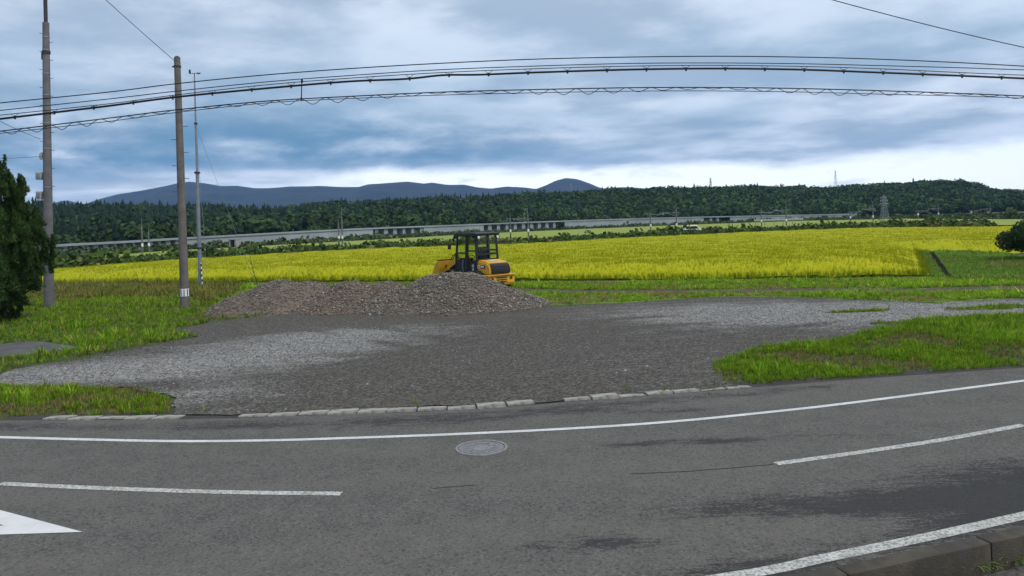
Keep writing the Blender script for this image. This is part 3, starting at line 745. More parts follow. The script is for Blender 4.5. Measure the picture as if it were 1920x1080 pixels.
# ------------------------------------------------------------------ wooded hill and mountains
def prof(table):
    xs = np.array([t[0] for t in table], float); ys = np.array([t[1] for t in table], float)
    return lambda x: np.interp(x, xs, ys)
ridge = prof(((-900, 395), (-300, 385), (0, 384), (100, 387), (200, 386), (250, 385), (420, 389), (520, 392), (560, 386), (640, 379), (720, 375), (830, 371), (950, 365), (1060, 360), (1150, 356), (1300, 351), (1400, 349), (1500, 350), (1560, 350), (1620, 347), (1680, 342), (1740, 339), (1800, 338), (1835, 345), (1870, 357), (1930, 357), (2100, 352), (2500, 345), (3200, 350)))
foot = prof(((-900, 130), (0, 150), (100, 165), (320, 195), (600, 240), (1000, 300), (1600, 375), (1900, 400), (3200, 430)))
TREE_H = 8.0
def hill_z(px, t):
    d = foot(px) + 260 * t
    a, b_ = ray(px, ridge(px))
    zr = HC + b_ * (foot(px) + 260) - TREE_H * .92
    return np.maximum(zr, 1) * (t * t * (3 - 2 * t)) ** .8, d
NX, NT = 170, 26
pxs = np.linspace(-900, 3000, NX); ts = np.linspace(0, 1.5, NT)
V = []
for px in pxs:
    for t in ts:
        z, d = hill_z(px, min(t, 1.0)); d = foot(px) + 260 * t
        if t > 1: z *= max(0, 1 - (t - 1) * 1.2)
        a, _ = ray(px, 400); V.append((a * d, d, z - .3 if t > 0 else -.5))
Fq = [(i * NT + j, (i + 1) * NT + j, (i + 1) * NT + j + 1, i * NT + j + 1) for i in range(NX - 1) for j in range(NT - 1)]
me = npmesh('wooded_hill', V, np.array(Fq), 4); tag(link('wooded_hill', me, 'hill'), 'low wooded hill beyond the railway', kind='structure'); me.shade_smooth()
def conifer_proto(seed):
    r = np.random.default_rng(seed); V, T, S = [], [], []
    for L in range(5):
        z0 = .10 + L * .17; z1 = z0 + .34 if L < 4 else 1.0; rad = (.235 - L * .042)
        m_ = 7; k = len(V); V.append((0, 0, z1)); S.append(1.25)
        for j in range(m_):
            a = 2 * math.pi * (j + r.uniform(-.3, .3)) / m_; q_ = rad * r.uniform(.6, 1.2)
            V.append((q_ * math.cos(a), q_ * math.sin(a), z0 + r.uniform(-.04, .05))); S.append(r.uniform(.55, 1.05))
        T += [(k, k + 1 + j, k + 1 + (j + 1) % m_) for j in range(m_)]
    return V, T, S
def broad_proto(seed):
    V, T, S = clump_proto(120, seed, .21, .85)
    V = [(v[0] * .42, v[1] * .42, .55 + v[2] * .5) for v in V]
    return V, T, S
TREES = [conifer_proto(i) for i in range(5)] + [broad_proto(20 + i) for i in range(6)]
n = 13000
tpx = rng.uniform(-420, 2350, n); tt = rng.uniform(0, 1, n) ** .9
zz, dd = hill_z(tpx, tt)
a = np.array([ray(x, 400)[0] for x in tpx])
P = np.column_stack([a * dd, dd, zz - .5])
kn = np.array([fn(x, y, .012, 12) for x, y in P[:, :2]])
pc = np.clip(.78 - (tpx - 300) / 1500 + .5 * kn, .12, .95); pc[tpx > 1700] *= .5
con = rng.random(n) < pc
clear_ = (tpx > 525) & (tpx < 645) & (tt < .10); con[clear_] = False
pick = np.where(con, rng.integers(0, 5, n), rng.integers(5, 11, n))
kh = np.array([fn(x, y, .035, 21) for x, y in P[:, :2]])
H = rng.lognormal(0, .18, n).clip(.65, 1.3) * (1 + .25 * kh) * TREE_H * np.where(con, .95, .8)
H[clear_] *= .5
c = np.where(con[:, None], (.016, .034, .020), (.040, .072, .022)) * rng.uniform(.65, 1.35, (n, 1)) * (1 + .3 * kn)[:, None]
c[clear_] = np.array((.055, .095, .025)) * rng.uniform(.8, 1.2, (clear_.sum(), 1))
wd_ = H * np.where(con, rng.uniform(.75, 1.15, n), rng.uniform(1.1, 1.9, n)); S_ = np.column_stack([wd_, wd_, H])
tag(scatter('hillside_wood', TREES, P, S_, rng.uniform(0, 6.3, n), c, 'leaf', pick=pick), 'dark mixed wood covering the hill beyond the viaduct', 'wood', kind='stuff')

mts = prof(((-1400, 372), (-700, 384), (-200, 372), (40, 384), (95, 381), (125, 375), (158, 382), (180, 374), (220, 363), (262, 357), (300, 350), (332, 343), (355, 340), (385, 343), (415, 348), (445, 347), (478, 352), (510, 352), (545, 349), (600, 348), (640, 350), (672, 350), (690, 345), (725, 343), (765, 340), (795, 343), (810, 341), (840, 346), (870, 346), (895, 351), (920, 353), (950, 349), (985, 351), (1005, 354), (1025, 346), (1042, 338), (1062, 333), (1085, 336), (1105, 343), (1125, 352), (1145, 353), (1160, 350), (1185, 350), (1210, 353), (1400, 362), (1700, 365), (1860, 360), (2200, 352), (2700, 345), (3400, 365)))
DM = 3600.0
NX, NT = 620, 44
pxs = np.linspace(-1400, 3300, NX); V = []
for px in pxs:
    a, b_ = ray(px, mts(px)); zr = HC + b_ * DM
    a0 = a
    for j in range(NT):
        t = j / (NT - 1); d = DM - 1500 + 1500 * (t / .8) if t <= .8 else DM + 700 * (t - .8) / .2
        f = min(t / .8, 1.0); base = f ** 1.25 if t <= .8 else 1 - .5 * (t - .8) / .2
        x = a0 * d
        gully = (noise.ridged_multi_fractal(Vector((x * .0035, d * .0022, 1.3)), .9, 2.1, 5, 1.0, 2.0) - 1.1) * 34 * math.sin(min(f, 1) * math.pi) ** .8 if t <= .8 else 0
        V.append((x, d, max(zr * base + gully, -.5)))
Fq = [(i * NT + j, (i + 1) * NT + j, (i + 1) * NT + j + 1, i * NT + j + 1) for i in range(NX - 1) for j in range(NT - 1)]
me = npmesh('mountains', V, np.array(Fq), 4); tag(link('mountains', me, 'mountain'), 'blue mountain range on the horizon', kind='structure'); me.shade_smooth()

# ------------------------------------------------------------------ gravel heaps
def heap(name, label, parts, hue, seed, nst, ssize):
    xs = [p[0] for p in parts]; ys = [p[1] for p in parts]
    ox, oy = float(np.mean(xs)), float(np.mean(ys))
    def hz(x, y):
        z = 0
        for cx, cy, rx, ry, h in parts:
            r = math.hypot((x - cx) / rx, (y - cy) / ry)
            z = max(z, h * max(0, 1 - r) ** 1.0 * (1.0) if r > .28 else h * (1 - .28 - (.28 ** 2 - 0) * 0) + h * .10 * (1 - (r / .28) ** 2)) if r < 1 else z
        if z > 0: z = max(0, z + min(1, z * 3) * (.10 * fn(x, y, .7, seed) + .05 * fn(x, y, 2.6, seed + 2)))
        return z
    lo = (min(p[0] - p[2] for p in parts), min(p[1] - p[3] for p in parts)); hi = (max(p[0] + p[2] for p in parts), max(p[1] + p[3] for p in parts))
    st_ = .11; nx, ny = int((hi[0] - lo[0]) / st_) + 1, int((hi[1] - lo[1]) / st_) + 1
    Z = np.array([[hz(lo[0] + i * st_, lo[1] + j * st_) for j in range(ny)] for i in range(nx)])
    V = [(lo[0] + i * st_ - ox, lo[1] + j * st_ - oy, Z[i, j] - .03) for i in range(nx) for j in range(ny)]
    Fc = [(i * ny + j, (i + 1) * ny + j, (i + 1) * ny + j + 1, i * ny + j + 1) for i in range(nx - 1) for j in range(ny - 1) if Z[i:i + 2, j:j + 2].max() > .005]
    root = empty(name, (ox, oy, 0)); tag(root, label, 'gravel heap', 'gravel heaps on the yard')
    me = npmesh('mound', V, np.array(Fc), 4); mo = link('mound', me, 'heap', root); me.shade_smooth()
    q = np.column_stack([rng.uniform(lo[0], hi[0], nst), rng.uniform(lo[1], hi[1], nst)])
    z = np.array([hz(x, y) for x, y in q]); kp = z > .03; q, z = q[kp], z[kp]
    k = np.array([fn(x, y, .5, seed + 5) for x, y in q]); keep = rng.random(len(q)) < np.clip(.78 - k * .7 - .35 * (z / max(p[4] for p in parts) > .82), .12, 1); q, z = q[keep], z[keep]; n = len(q)
    g_ = rng.lognormal(-1.78, .42, n).clip(.06, .5); cols = g_[:, None] * np.array(hue) * rng.uniform(.93, 1.07, (n, 3))
    o = scatter('gravel', ROCKS, np.column_stack([q[:, 0] - ox, q[:, 1] - oy, z]), rng.lognormal(math.log(ssize), .38, n).clip(.015, .11), rng.uniform(0, 6.3, n), cols, 'stone', root); o['kind'] = 'stuff'
    return hz
def hp(px, d, z, rx, ry):
    p = AT(px, 500, d); return (p.x, d, rx, ry, z)
heap('gravel_heap', 'flat topped greyish brown gravel heap nearest the weather mast', [hp(520, 31.2, 1.38, 2.6, 2.9), hp(575, 31.4, 1.30, 2.3, 2.6), hp(470, 30.8, .95, 1.9, 2.3)], (1.12, .96, .80), 3.1, 14000, .026)
heap('gravel_heap', 'low reddish brown gravel heap between its two neighbours', [hp(655, 30.4, 1.20, 2.5, 2.8), hp(720, 30.6, 1.16, 2.0, 2.6)], (1.16, .95, .77), 8.4, 16000, .027)
heap('gravel_heap', 'largest stony grey gravel heap in front of the wheel loader', [hp(862, 29.6, 1.62, 3.2, 3.3), hp(815, 29.8, 1.46, 2.6, 3.1), hp(930, 29.4, .80, 2.2, 2.7), hp(765, 29.6, 1.0, 2.2, 2.7)], (1.10, .97, .82), 14.2, 36000, .028)

# ------------------------------------------------------------------ wheel loader (forward +x, left +y)
LX = AT(893, 500, 35.0)
wl = empty('wheel_loader', (LX.x, 35.0, 0), (0, 0, R(131))); tag(wl, 'yellow wheel loader with black cab behind the gravel heaps', 'wheel loader')
def part(name, b, mat, parent=wl, smooth=True): return b.done(name, mat, parent, smooth)
part('chassis', B().box((-.1, 0, .62), (2.6, .8, .34), bevel=.03).box((.95, 0, .75), (.5, .7, .6), bevel=.03), 'darksteel')
cw = part('counterweight', B().prism([(-2.0, .62), (-1.85, .50), (-1.15, .56), (-1.02, 1.10), (-1.98, 1.10)], -.80, .80, bevel=.05), 'yellow')
part('bumper_lip', B().box((-1.56, 0, 1.125), (1.02, 1.70, .06), bevel=.02), 'yellow', cw)
for z in (.98, .86, .74):
    part('slot', B().box((-1.995, .0, z), (.03, .62, .055), bevel=.008), 'black', cw)
for y in (-.55, .55):
    part('tail_lamp', B().tube([(-1.97, y, .93), (-2.02, y, .93)], .075, 14), 'darkred', cw)
    part('bolt_hole', B().tube([(-1.4, math.copysign(.79, y), .80), (-1.4, math.copysign(.815, y), .80)], .06, 12), 'black', cw)
part('hitch', B().box((-1.95, 0, .46), (.22, .22, .16), bevel=.02).tube([(-2.02, 0, .36), (-2.02, 0, .62)], .03, 8), 'darksteel')
hd = part('hood', B().prism([(-1.92, 1.16), (-1.95, 1.42), (-1.86, 1.66), (-1.62, 1.80), (-.86, 1.90), (-.84, 1.16)], -.62, .62, bevel=.07), 'yellow')
gr = part('grille', B().prism([(-1.975, 1.21), (-2.0, 1.42), (-1.90, 1.66), (-1.72, 1.75), (-1.70, 1.21)], -.545, .545, bevel=.03), 'black', hd)
for k in range(5): part('grille_slat', B().box((-1.995 + .012 * k * (k > 2), 0, 1.28 + k * .075), (.03, .86, .022), bevel=.005), 'darksteel', gr)
for y in (.628,):
    part('stripe_panel', B().box((-1.22, y, 1.56), (.62, .012, .15)), 'black', hd)
    part('badge', B().box((-1.03, y + .010, 1.56), (.24, .012, .15)), 'white', hd)
    b = B(); ring(b, .022, .05, 0, .006, 16); o = part('badge_mark', b, 'print_red', hd); o.rotation_euler = (R(90), 0, 0); o.scale = (1.5, 1, 1); o.location = (-1.0, y + .024, 1.26)
    part('stripe_print', B().box((-1.33, y + .009, 1.57), (.22, .006, .07)), 'white', hd)
part('hood_vent', B().box((-1.25, .0, 1.855), (.34, .5, .03), Matrix.Identity(4), .008), 'white', hd)
cab = part('cab_base', B().prism([(-.84, 1.05), (-.60, .78), (.45, .62), (.72, .80), (.72, 1.10), (-.84, 1.62)], -.64, .64, bevel=.03), 'black')
part('cab_floor', B().box((-.05, 0, .80), (1.45, 1.2, .12)), 'black')
P4 = {'f': (.70, .60), 'r': (-.80, .60)}
for s_ in (-1, 1):
    part('cab_post', B().tube([(.73, s_ * .62, .85), (.70, s_ * .62, 1.6), (.58, s_ * .60, 2.66)], .055, 6), 'black')
    part('cab_post', B().tube([(-.14, s_ * .64, .9), (-.14, s_ * .64, 1.7), (-.16, s_ * .61, 2.66)], .085, 6), 'black')
    part('cab_post', B().tube([(-.84, s_ * .62, 1.0), (-.84, s_ * .62, 1.7), (-.78, s_ * .60, 2.66)], .055, 6), 'black')
    part('side_rail', B().box((.29, s_ * .63, 1.88), (.80, .06, .07), bevel=.01).box((-.50, s_ * .63, 1.98), (.64, .06, .07), bevel=.01), 'black')
    part('side_pane', B().box((.29, s_ * .628, 2.27), (.80, .012, .74)), 'glass')
    part('side_pane', B().box((-.49, s_ * .628, 2.32), (.62, .012, .64)), 'glass')
    part('side_pane', B().box((.30, s_ * .628, 1.70), (.80, .012, .28)), 'glass')
    part('side_pane', B().box((-.49, s_ * .628, 1.80), (.62, .012, .30)), 'glass')
    part('door_panel', B().prism([(-.10, .80), (.66, .72), (.70, 1.58), (-.08, 1.58)], s_ * .632, s_ * .645), 'black')
    part('grab_handle', B().tube([(.08, s_ * .70, 1.02), (.12, s_ * .72, 1.30), (.06, s_ * .70, 1.60)], .02, 6), 'steel')
part('rear_pane', B().box((-.84, 0, 2.24), (.012, 1.14, .80)), 'glass')
part('rear_rail', B().box((-.84, 0, 1.82), (.07, 1.2, .10), bevel=.01), 'black')
part('windscreen', B().box((.665, 0, 1.95), (.012, 1.14, 1.36), Matrix.Translation((.665, 0, 1.95)) @ Matrix.Rotation(-.09, 4, 'Y') @ Matrix.Translation((-.665, 0, -1.95))), 'glass')
rf = part('roof', B().prism([(-.96, 2.66), (-.98, 2.76), (-.85, 2.80), (.6, 2.80), (.78, 2.74), (.80, 2.64)], -.70, .70, bevel=.03), 'black')
for y in (-.56, .56):
    part('work_lamp', B().tube([(-.96, y, 2.60), (-1.03, y, 2.58)], .06, 14), 'lens', rf)
    part('work_lamp', B().box((.84, y, 2.60), (.10, .16, .12), bevel=.02), 'black', rf)
part('seat', B().box((-.25, 0, 1.42), (.48, .5, .14), bevel=.05).box((-.47, 0, 1.80), (.13, .48, .70), bevel=.05), 'black')
part('steering_column', B().tube([(.45, 0, .9), (.30, 0, 1.62)], .045, 8).tube([(.30 + .04, .19 * math.cos(t), 1.62 + .13 * math.sin(t)) for t in np.linspace(0, 6.283, 17)], .018, 6), 'darksteel')
part('emblem', B().tube([(-.60, .652, 1.30), (-.60, .665, 1.30)], .085, 16).tube([(-.60, .652, 1.14), (-.60, .665, 1.14)], .07, 16), 'box')
part('mirror', B().tube([(.70, .62, 2.3), (.86, .84, 2.32)], .018, 6).box((.87, .88, 2.20), (.05, .17, .28), bevel=.02), 'black')
wheel = None
for x in (-.98, .98):
    for s_ in (-1, 1):
        b = B(); prf = [(-.17, .30), (-.17, .44), (-.12, .50), (.12, .50), (.17, .44), (.17, .30)]
        seg_ = 28; rows = [[b.bm.verts.new((r * math.cos(2 * math.pi * k / seg_), y, r * math.sin(2 * math.pi * k / seg_))) for y, r in prf] for k in range(seg_)]
        for k in range(seg_):
            for j in range(5): b.bm.faces.new((rows[k][j], rows[(k + 1) % seg_][j], rows[(k + 1) % seg_][j + 1], rows[k][j + 1]))
        for k in range(18):
            a = 2 * math.pi * k / 18
            b.box((0, 0, 0), (.06, .15, .05), Matrix.Translation((.50 * math.cos(a), .075 * (1 if k % 2 else -1), .50 * math.sin(a))) @ Matrix.Rotation(-a + math.pi / 2, 4, 'Y'))
        wh = b.done('wheel', 'rubber', wl); wh.location = (x, s_ * .72, .52)
        b = B().tube([(0, -.13, 0), (0, .13, 0)], .30, 24).tube([(0, -.15, 0), (0, .15, 0)], .11, 16)
        b.done('rim', 'yellow', wh)
    for s_ in (-1, 1):
        pr = [(x + .60 * math.cos(t), .50 + .60 * math.sin(t)) for t in np.linspace(.25, 2.7, 12)]; pr += [(x + .56 * math.cos(t), .50 + .56 * math.sin(t)) for t in np.linspace(2.7, .25, 12)]
        part('mudguard', B().prism(pr, s_ * .50, s_ * .92), 'black')
part('front_tower', B().prism([(.72, .7), (1.25, .7), (1.22, 1.05), (1.0, 1.62), (.78, 1.62)], -.36, .36, bevel=.03), 'yellow')
for s_ in (-1, 1):
    part('lift_arm', B().prism([(.82, 1.56), (1.0, 1.62), (1.7, 1.36), (2.25, .90), (2.2, .72), (1.95, .80), (1.55, 1.15), (.85, 1.40)], s_ * .42, s_ * .52, bevel=.012), 'yellow')
    part('lift_cylinder', B().tube([(.95, s_ * .30, .78), (1.5, s_ * .30, 1.05)], .06, 10).tube([(1.5, s_ * .30, 1.05), (1.8, s_ * .30, 1.15)], .033, 8), 'darksteel')
part('tilt_link', B().prism([(1.45, 1.62), (1.62, 1.66), (1.78, 1.2), (1.66, 1.0), (1.52, 1.2)], -.09, .09, bevel=.01).tube([(.95, 0, 1.50), (1.52, 0, 1.60)], .06, 10), 'darksteel')
part('tilt_arm', B().box((1.30, .22, 1.52), (.22, .12, .34), bevel=.02), 'yellow')
part('hose', B().tube([(1.0 + .7 * t, .2, 1.56 + .30 * math.sin(math.pi * t)) for t in np.linspace(0, 1, 12)], .024, 6), 'black')
part('hose', B().tube([(1.05 + .75 * t, .30, 1.50 + .26 * math.sin(math.pi * t)) for t in np.linspace(0, 1, 12)], .024, 6), 'black')
bk = [(2.02, 1.48), (2.10, 1.52), (2.18, 1.46), (2.16, .80), (2.35, .60), (2.95, .62), (3.02, .58), (2.95, .54), (2.30, .52), (2.08, .74)]
bu = part('bucket', B().prism(bk, -.86, .86), 'yellow', smooth=False)
for s_ in (-1, 1):
    part('side_plate', B().prism([(2.06, 1.50), (2.45, 1.36), (3.0, .60), (2.32, .53), (2.09, .74)], s_ * .861, s_ * .885), 'yellow', bu, False)
part('top_edge', B().box((2.10, 0, 1.53), (.14, 1.80, .05), bevel=.01), 'darksteel', bu)
part('coupler', B().box((1.98, 0, 1.02), (.16, 1.0, .55), bevel=.02), 'darksteel')
part('step', B().box((.25, .70, .52), (.4, .16, .05), bevel=.01).box((.25, .70, .72), (.4, .12, .04), bevel=.01), 'darksteel')

for o in wl.children_recursive:          # shorter overhangs at both ends
    if o.type == 'MESH' and o.location.length < 1e-6 and o.name.split('.')[0] not in ('rim',):
        for v in o.data.vertices:
            nm = o.name.split('.')[0]; pn = o.parent.name.split('.')[0]
            if 'hood' in (nm, pn) or nm == 'grille' or pn == 'grille': v.co.z = .90 + (v.co.z - 1.16) * .90
            elif nm == 'counterweight' or pn == 'counterweight': v.co.z = .38 + (v.co.z - .50) * .80
            if v.co.x < -.84: v.co.x = -.84 + (v.co.x + .84) * .86
            elif v.co.x > 1.0: v.co.x = 1.0 + (v.co.x - 1.0) * .74

# ------------------------------------------------------------------ poles
def pole_shaft(root, h, r0, r1, mat, name='shaft', z0=-.3):
    return B().tube([(0, 0, z0 + (h - z0) * t) for t in np.linspace(0, 1, 8)], [r0 + (r1 - r0) * t for t in np.linspace(0, 1, 8)], 20).done(name, mat, root)
def steps(root, z0, z1, dz, rf, ln=.22):
    z = z0; k = 0
    while z < z1:
        s_ = 1 if k % 2 else -1
        B().tube([(s_ * rf(z) * .9, 0, z), (s_ * (rf(z) + ln), 0, z), (s_ * (rf(z) + ln), 0, z + .03)], .012, 5).done('step_bolt', 'darksteel', root); z += dz; k += 1
bx, by = G(92, 577); d1 = by
up1 = empty('utility_pole', (bx, by, 0), (0, R(1.35), 0)); tag(up1, 'tall grey concrete utility pole with meter boxes beside the dark tree', 'utility pole', 'concrete utility poles')
pole_shaft(up1, 13.3, .225, .140, 'polecon')
B().tube([(.02, .0, 11.7), (-.05, 0, 17.5)], .085, 12).done('extension_pipe', 'darksteel', up1)
for z in (3.2, 5.6, 7.4, 8.6, 9.9, 10.9, 12.0, 12.6):
    r = .225 - .085 * z / 13.3 + .012
    B().tube([(0, 0, z), (0, 0, z + .05)], r, 20).done('steel_band', 'steel', up1)
B().tube([(0, 0, 11.85), (0, 0, 11.97)], .185, 16).box((-.17, 0, 11.75), (.07, .12, .36), bevel=.02).done('clamp_bracket', 'darksteel', up1)
for z in (6.15, 5.25):
    o = B().box((-.36, -.05, z), (.24, .20, .36), bevel=.02).done('meter_box', 'box', up1)
    B().box((-.36, -.155, z), (.17, .014, .27), bevel=.004).done('lid', 'steel', o)
B().tube([(-.30, -.1, 5.0), (-.26, -.12, 4.2), (-.25, -.15, 1.0)], .03, 8).done('conduit', 'darksteel', up1)
B().box((-.33, -.08, 1.75), (.16, .16, .55), bevel=.02).done('cable_guard', 'box', up1)
B().box((-.27, 0, 7.1), (.10, .06, .30), bevel=.01).tube([(-.34, 0, 6.95), (-.34, 0, 7.2)], .04, 8).done('insulator', 'box', up1)
steps(up1, 4.4, 12.8, .42, lambda z: .225 - .085 * z / 13.3, .15)

bx2, by2 = G(347, 582)
up2 = empty('utility_pole', (bx2, by2, 0), (0, R(.2), 0)); tag(up2, 'plain brownish utility pole with a striped plate near its foot', 'utility pole', 'concrete utility poles')
H2 = AT(332, 108, by2).z
pole_shaft(up2, H2, .185, .125, 'polebrown')
B().tube([(0, 0, H2 + .001), (0, 0, H2 + .06)], [.13, .06], 16).done('cap', 'darksteel', up2)
B().tube([(0, 0, H2 - .42), (0, 0, H2 - .34)], .148, 16).box((-.17, 0, H2 - .38), (.08, .06, .06)).done('wire_clamp', 'darksteel', up2)
b = B().tube([(0, 0, .60), (0, 0, .92)], [.186, .184], 24); o = b.done('warning_sleeve', 'white', up2)
for k in range(9):
    a = 2 * math.pi * k / 9 + .2
    B().box((.187 * math.cos(a), .187 * math.sin(a), .76), (.012, .055, .30), None).done('stripe', 'black', o).location = (0, 0, 0)
steps(up2, 5.0, 8.0, .55, lambda z: .185 - .06 * z / H2, .2)

bx3, by3 = G(376, 540)
wm = empty('weather_mast', (bx3, by3, 0), (0, R(.35), 0)); tag(wm, 'slim steel weather mast with wind vane and guy wires', 'weather mast')
H3 = AT(365, 137, by3).z; zc3 = AT(367, 324, by3).z; zc4 = AT(366, 232, by3).z
B().tube([(0, 0, -.2), (0, 0, zc3)], [.115, .095], 14).done('lower_tube', 'steel', wm)
B().tube([(0, 0, zc3), (0, 0, zc4)], .068, 12).done('middle_tube', 'steel', wm)
B().tube([(0, 0, zc4), (0, 0, H3 - .25)], [.055, .04], 10).done('upper_tube', 'steel', wm)
for z, r in ((zc3, .17), (zc4, .10), (2.35, .15)):
    B().tube([(0, 0, z - .05), (0, 0, z - .03), (0, 0, z + .05), (0, 0, z + .07)], [r * .8, r, r, r * .7], 14).done('collar', 'darksteel', wm)
an = B().tube([(0, 0, H3 - .27), (0, 0, H3)], .025, 8).tube([(-.22, 0, H3 - .02), (.26, 0, H3 - .02)], .018, 6).done('anemometer', 'darksteel', wm)
B().prism([(-.32, H3 - .04), (-.20, H3 - .02), (-.22, H3 + .22), (-.33, H3 + .20)], -.012, .012).done('tail_vane', 'darksteel', an, False)
b = B()
for k in range(3):
    t = 2 * math.pi * k / 3; b.tube([(.26, 0, H3 - .02), (.26 + .09 * math.cos(t), .09 * math.sin(t), H3 - .02)], [.012, .05], 8)
b.done('cups', 'darksteel', an)
for ex, ey in ((-1.6, 3.2), (2.6, 1.8), (.55, -.25)):
    B().tube([(0, 0, zc4 - .1), (ex, ey, .02)], .009, 5).done('guy_wire', 'steel', wm)
o = B().tube([(.10, -.08, 1.5), (.22, -.25, .0)], .03, 8).done('stay_guard', 'white', wm)
for k in range(5):
    t0_ = .05 + k * .2
    A_, C_ = Vector((.10, -.08, 1.5)), Vector((.22, -.25, 0))
    B().tube([A_.lerp(C_, t0_), A_.lerp(C_, t0_ + .1)], .032, 8).done('stripe', 'black', o)

# ------------------------------------------------------------------ overhead wires
DW = 18.0
def wire_line(pts, per=10, d=DW, ext=26):
    P = [AT(x, y, d) for x, y in pts]
    sm = [Vector(p) for p in smooth_line([tuple(p) for p in P], per)]
    a = (sm[0] - sm[1]).normalized(); c = (sm[-1] - sm[-2]).normalized()
    return [sm[0] + a * ext] + sm + [sm[-1] + c * ext] if ext else sm
def wire(name, pts, r, label, cat='wire', ext=26, d=DW, group='overhead wires across the sky'):
    b = B().tube(wire_line(pts, ext=ext, d=d), r, 6, False); o = b.done(name, 'wire')
    return tag(o, label, cat, group)
def shift(pts, f): return [(x, y + f(x)) for x, y in pts]
top = [(0, 193), (200, 173), (330, 157), (480, 142), (650, 129), (820, 119), (1000, 111), (1180, 107), (1340, 105.5), (1500, 107), (1650, 111), (1800, 117.5), (1920, 124)]
wire('overhead_wire', top, .013, 'topmost thin black wire of the bundle crossing the whole sky')
wire('overhead_wire', [(0, 207), (200, 186), (330, 171), (500, 153.5), (650, 142), (820, 131), (1000, 124), (1180, 119), (1340, 118), (1500, 119.5), (1650, 123), (1800, 127), (1920, 131)], .011, 'second thin wire from the top in the bundle across the sky')
mess = [(0, 216), (200, 195), (330, 178), (500, 159), (650, 147), (820, 136.5), (1000, 129), (1180, 124), (1340, 122.5), (1500, 124.5), (1650, 129), (1800, 136), (1920, 141)]
wire('messenger_wire', mess, .010, 'thin carrier wire just above the thick black cable')
thick = [(0, 223), (200, 199), (330, 182), (500, 165.5), (650, 153), (760, 148), (830, 141), (900, 140), (1000, 136), (1180, 130.5), (1340, 128.5), (1500, 130.5), (1650, 136), (1800, 142), (1920, 147)]
tk = wire('trunk_cable', thick, .026, 'thick black cable hung under a thin carrier wire', 'cable')
mf, tf = prof(mess), prof(thick)
for x in list(range(28, 1920, 74)):
    p0, p1 = AT(x - 7, mf(x - 7), DW), AT(x, tf(x), DW); p2 = AT(x + 7, mf(x + 7), DW)
    B().tube([p0, p1, p2], .006, 4).tube([p1 - Vector((0, 0, .05)), p1 + Vector((0, 0, .04))], .022, 6).done('hanger', 'wire', tk)
lowu = [(0, 246), (200, 222), (330, 206), (500, 189.5), (650, 181), (820, 173), (1000, 168), (1180, 164.5), (1340, 164), (1500, 166), (1650, 170), (1800, 175), (1920, 180)]
lowl = [(0, 250), (200, 228), (330, 211), (500, 193), (650, 185), (820, 178.5), (1000, 174), (1180, 171), (1340, 170.5), (1500, 172.5), (1650, 176.5), (1800, 180), (1920, 184)]
lw = wire('spiral_cable', lowu, .014, 'lowest black cable with a wire coiled loosely along it', 'cable')
B().tube(wire_line(lowl), .009, 6, False).done('lower_strand', 'wire', lw)
uf, lf = prof(lowu), prof(lowl); pts = []
for x in np.arange(-40, 1980, 5.0):
    k = .5 - .5 * math.cos(2 * math.pi * x / 47.0); amp = 7 + 4 * math.sin(x * .013)
    pts.append(AT(x, uf(x) + k * amp, DW) + Vector((0, .03 * math.sin(2 * math.pi * x / 47.0), 0)))
B().tube(pts, .008, 5).done('coil', 'wire', lw)
p0, p1 = AT(566, 148, DW), AT(565, 188, DW)
tag(B().tube([p0, p1], .014, 6).tube([p0, p0 + Vector((0, 0, -.09))], .026, 8).tube([p1, p1 + Vector((0, 0, .07))], .022, 8).done('spacer_rod', 'wire'), 'short vertical rod joining thick cable and coiled cable', 'spacer')
def taut(name, a, c, r, label):
    ln = [a.lerp(c, t) - Vector((0, 0, .12 * math.sin(math.pi * t))) for t in np.linspace(0, 1, 16)]
    return tag(B().tube(ln, r, 5, False).done(name, 'wire'), label, 'wire', 'single wires in the sky')
e = AT(326, 113, by2); taut('stay_wire', e, e + (AT(205, 0, by2 - 4) - e) * 2.5, .012, 'thin wire rising leftward from the top of the brownish pole')
taut('overhead_wire', AT(1400, -45, 14), AT(2200, 145, 15), .009, 'lone thin wire descending across the upper right corner of sky')
taut('drop_wire', AT(-80, 180, 26), AT(76, 261, d1), .011, 'thin drop wire sloping down to the tall grey pole')
taut('drop_wire', AT(-120, 291, 30), AT(78, 293, d1), .008, 'faint level wire meeting the tall grey pole above the tree')

# ------------------------------------------------------------------ railway poles
rail = [  # x, top y, base y, distance, arm side (0 none, -1 left, 1 right), label
    (265, 411, 476, 118, 0, 'taller pale railway pole left of the brownish utility pole'),
    (278, 426, 472, 122, 0, 'shorter pale railway pole left of the brownish utility pole'),
    (634, 408, 457, 132, 0, 'shorter of the paired railway poles behind the middle heap'),
    (640, 391, 460, 130, 0, 'taller of the paired railway poles behind the middle heap'),
    (956, 400, 442, 138, 1, 'short railway pole just right of the loader cab'),
    (989, 390, 440, 136, -1, 'railway pole with a lamp head right of the loader cab'),
    (1219, 394, 433, 150, 1, 'short railway pole with cross arm at the middle right'),
    (1267, 379, 430, 148, -1, 'tall railway pole with bracket left of the white van'),
    (1427, 391, 424, 165, 1, 'short railway pole at the left end of the pale guardrail'),
    (1473, 377, 420, 163, -1, 'tall railway pole standing above the pale guardrail'),
    (1594, 392, 419, 180, 1, 'short railway pole near the right end of the viaduct'),
    (1636, 377, 416, 178, -1, 'tall railway pole just left of the lattice pylon'),
    (1721, 391, 415, 195, 1, 'short railway pole right of the lattice pylon'),
    (1759, 380, 415, 193, -1, 'tall railway pole below the highest point of the wooded hill'),
    (1821, 392, 414, 205, 1, 'short railway pole left of the dark bush'),
    (1856, 383, 414, 203, -1, 'tall railway pole closest to the dark bush')]
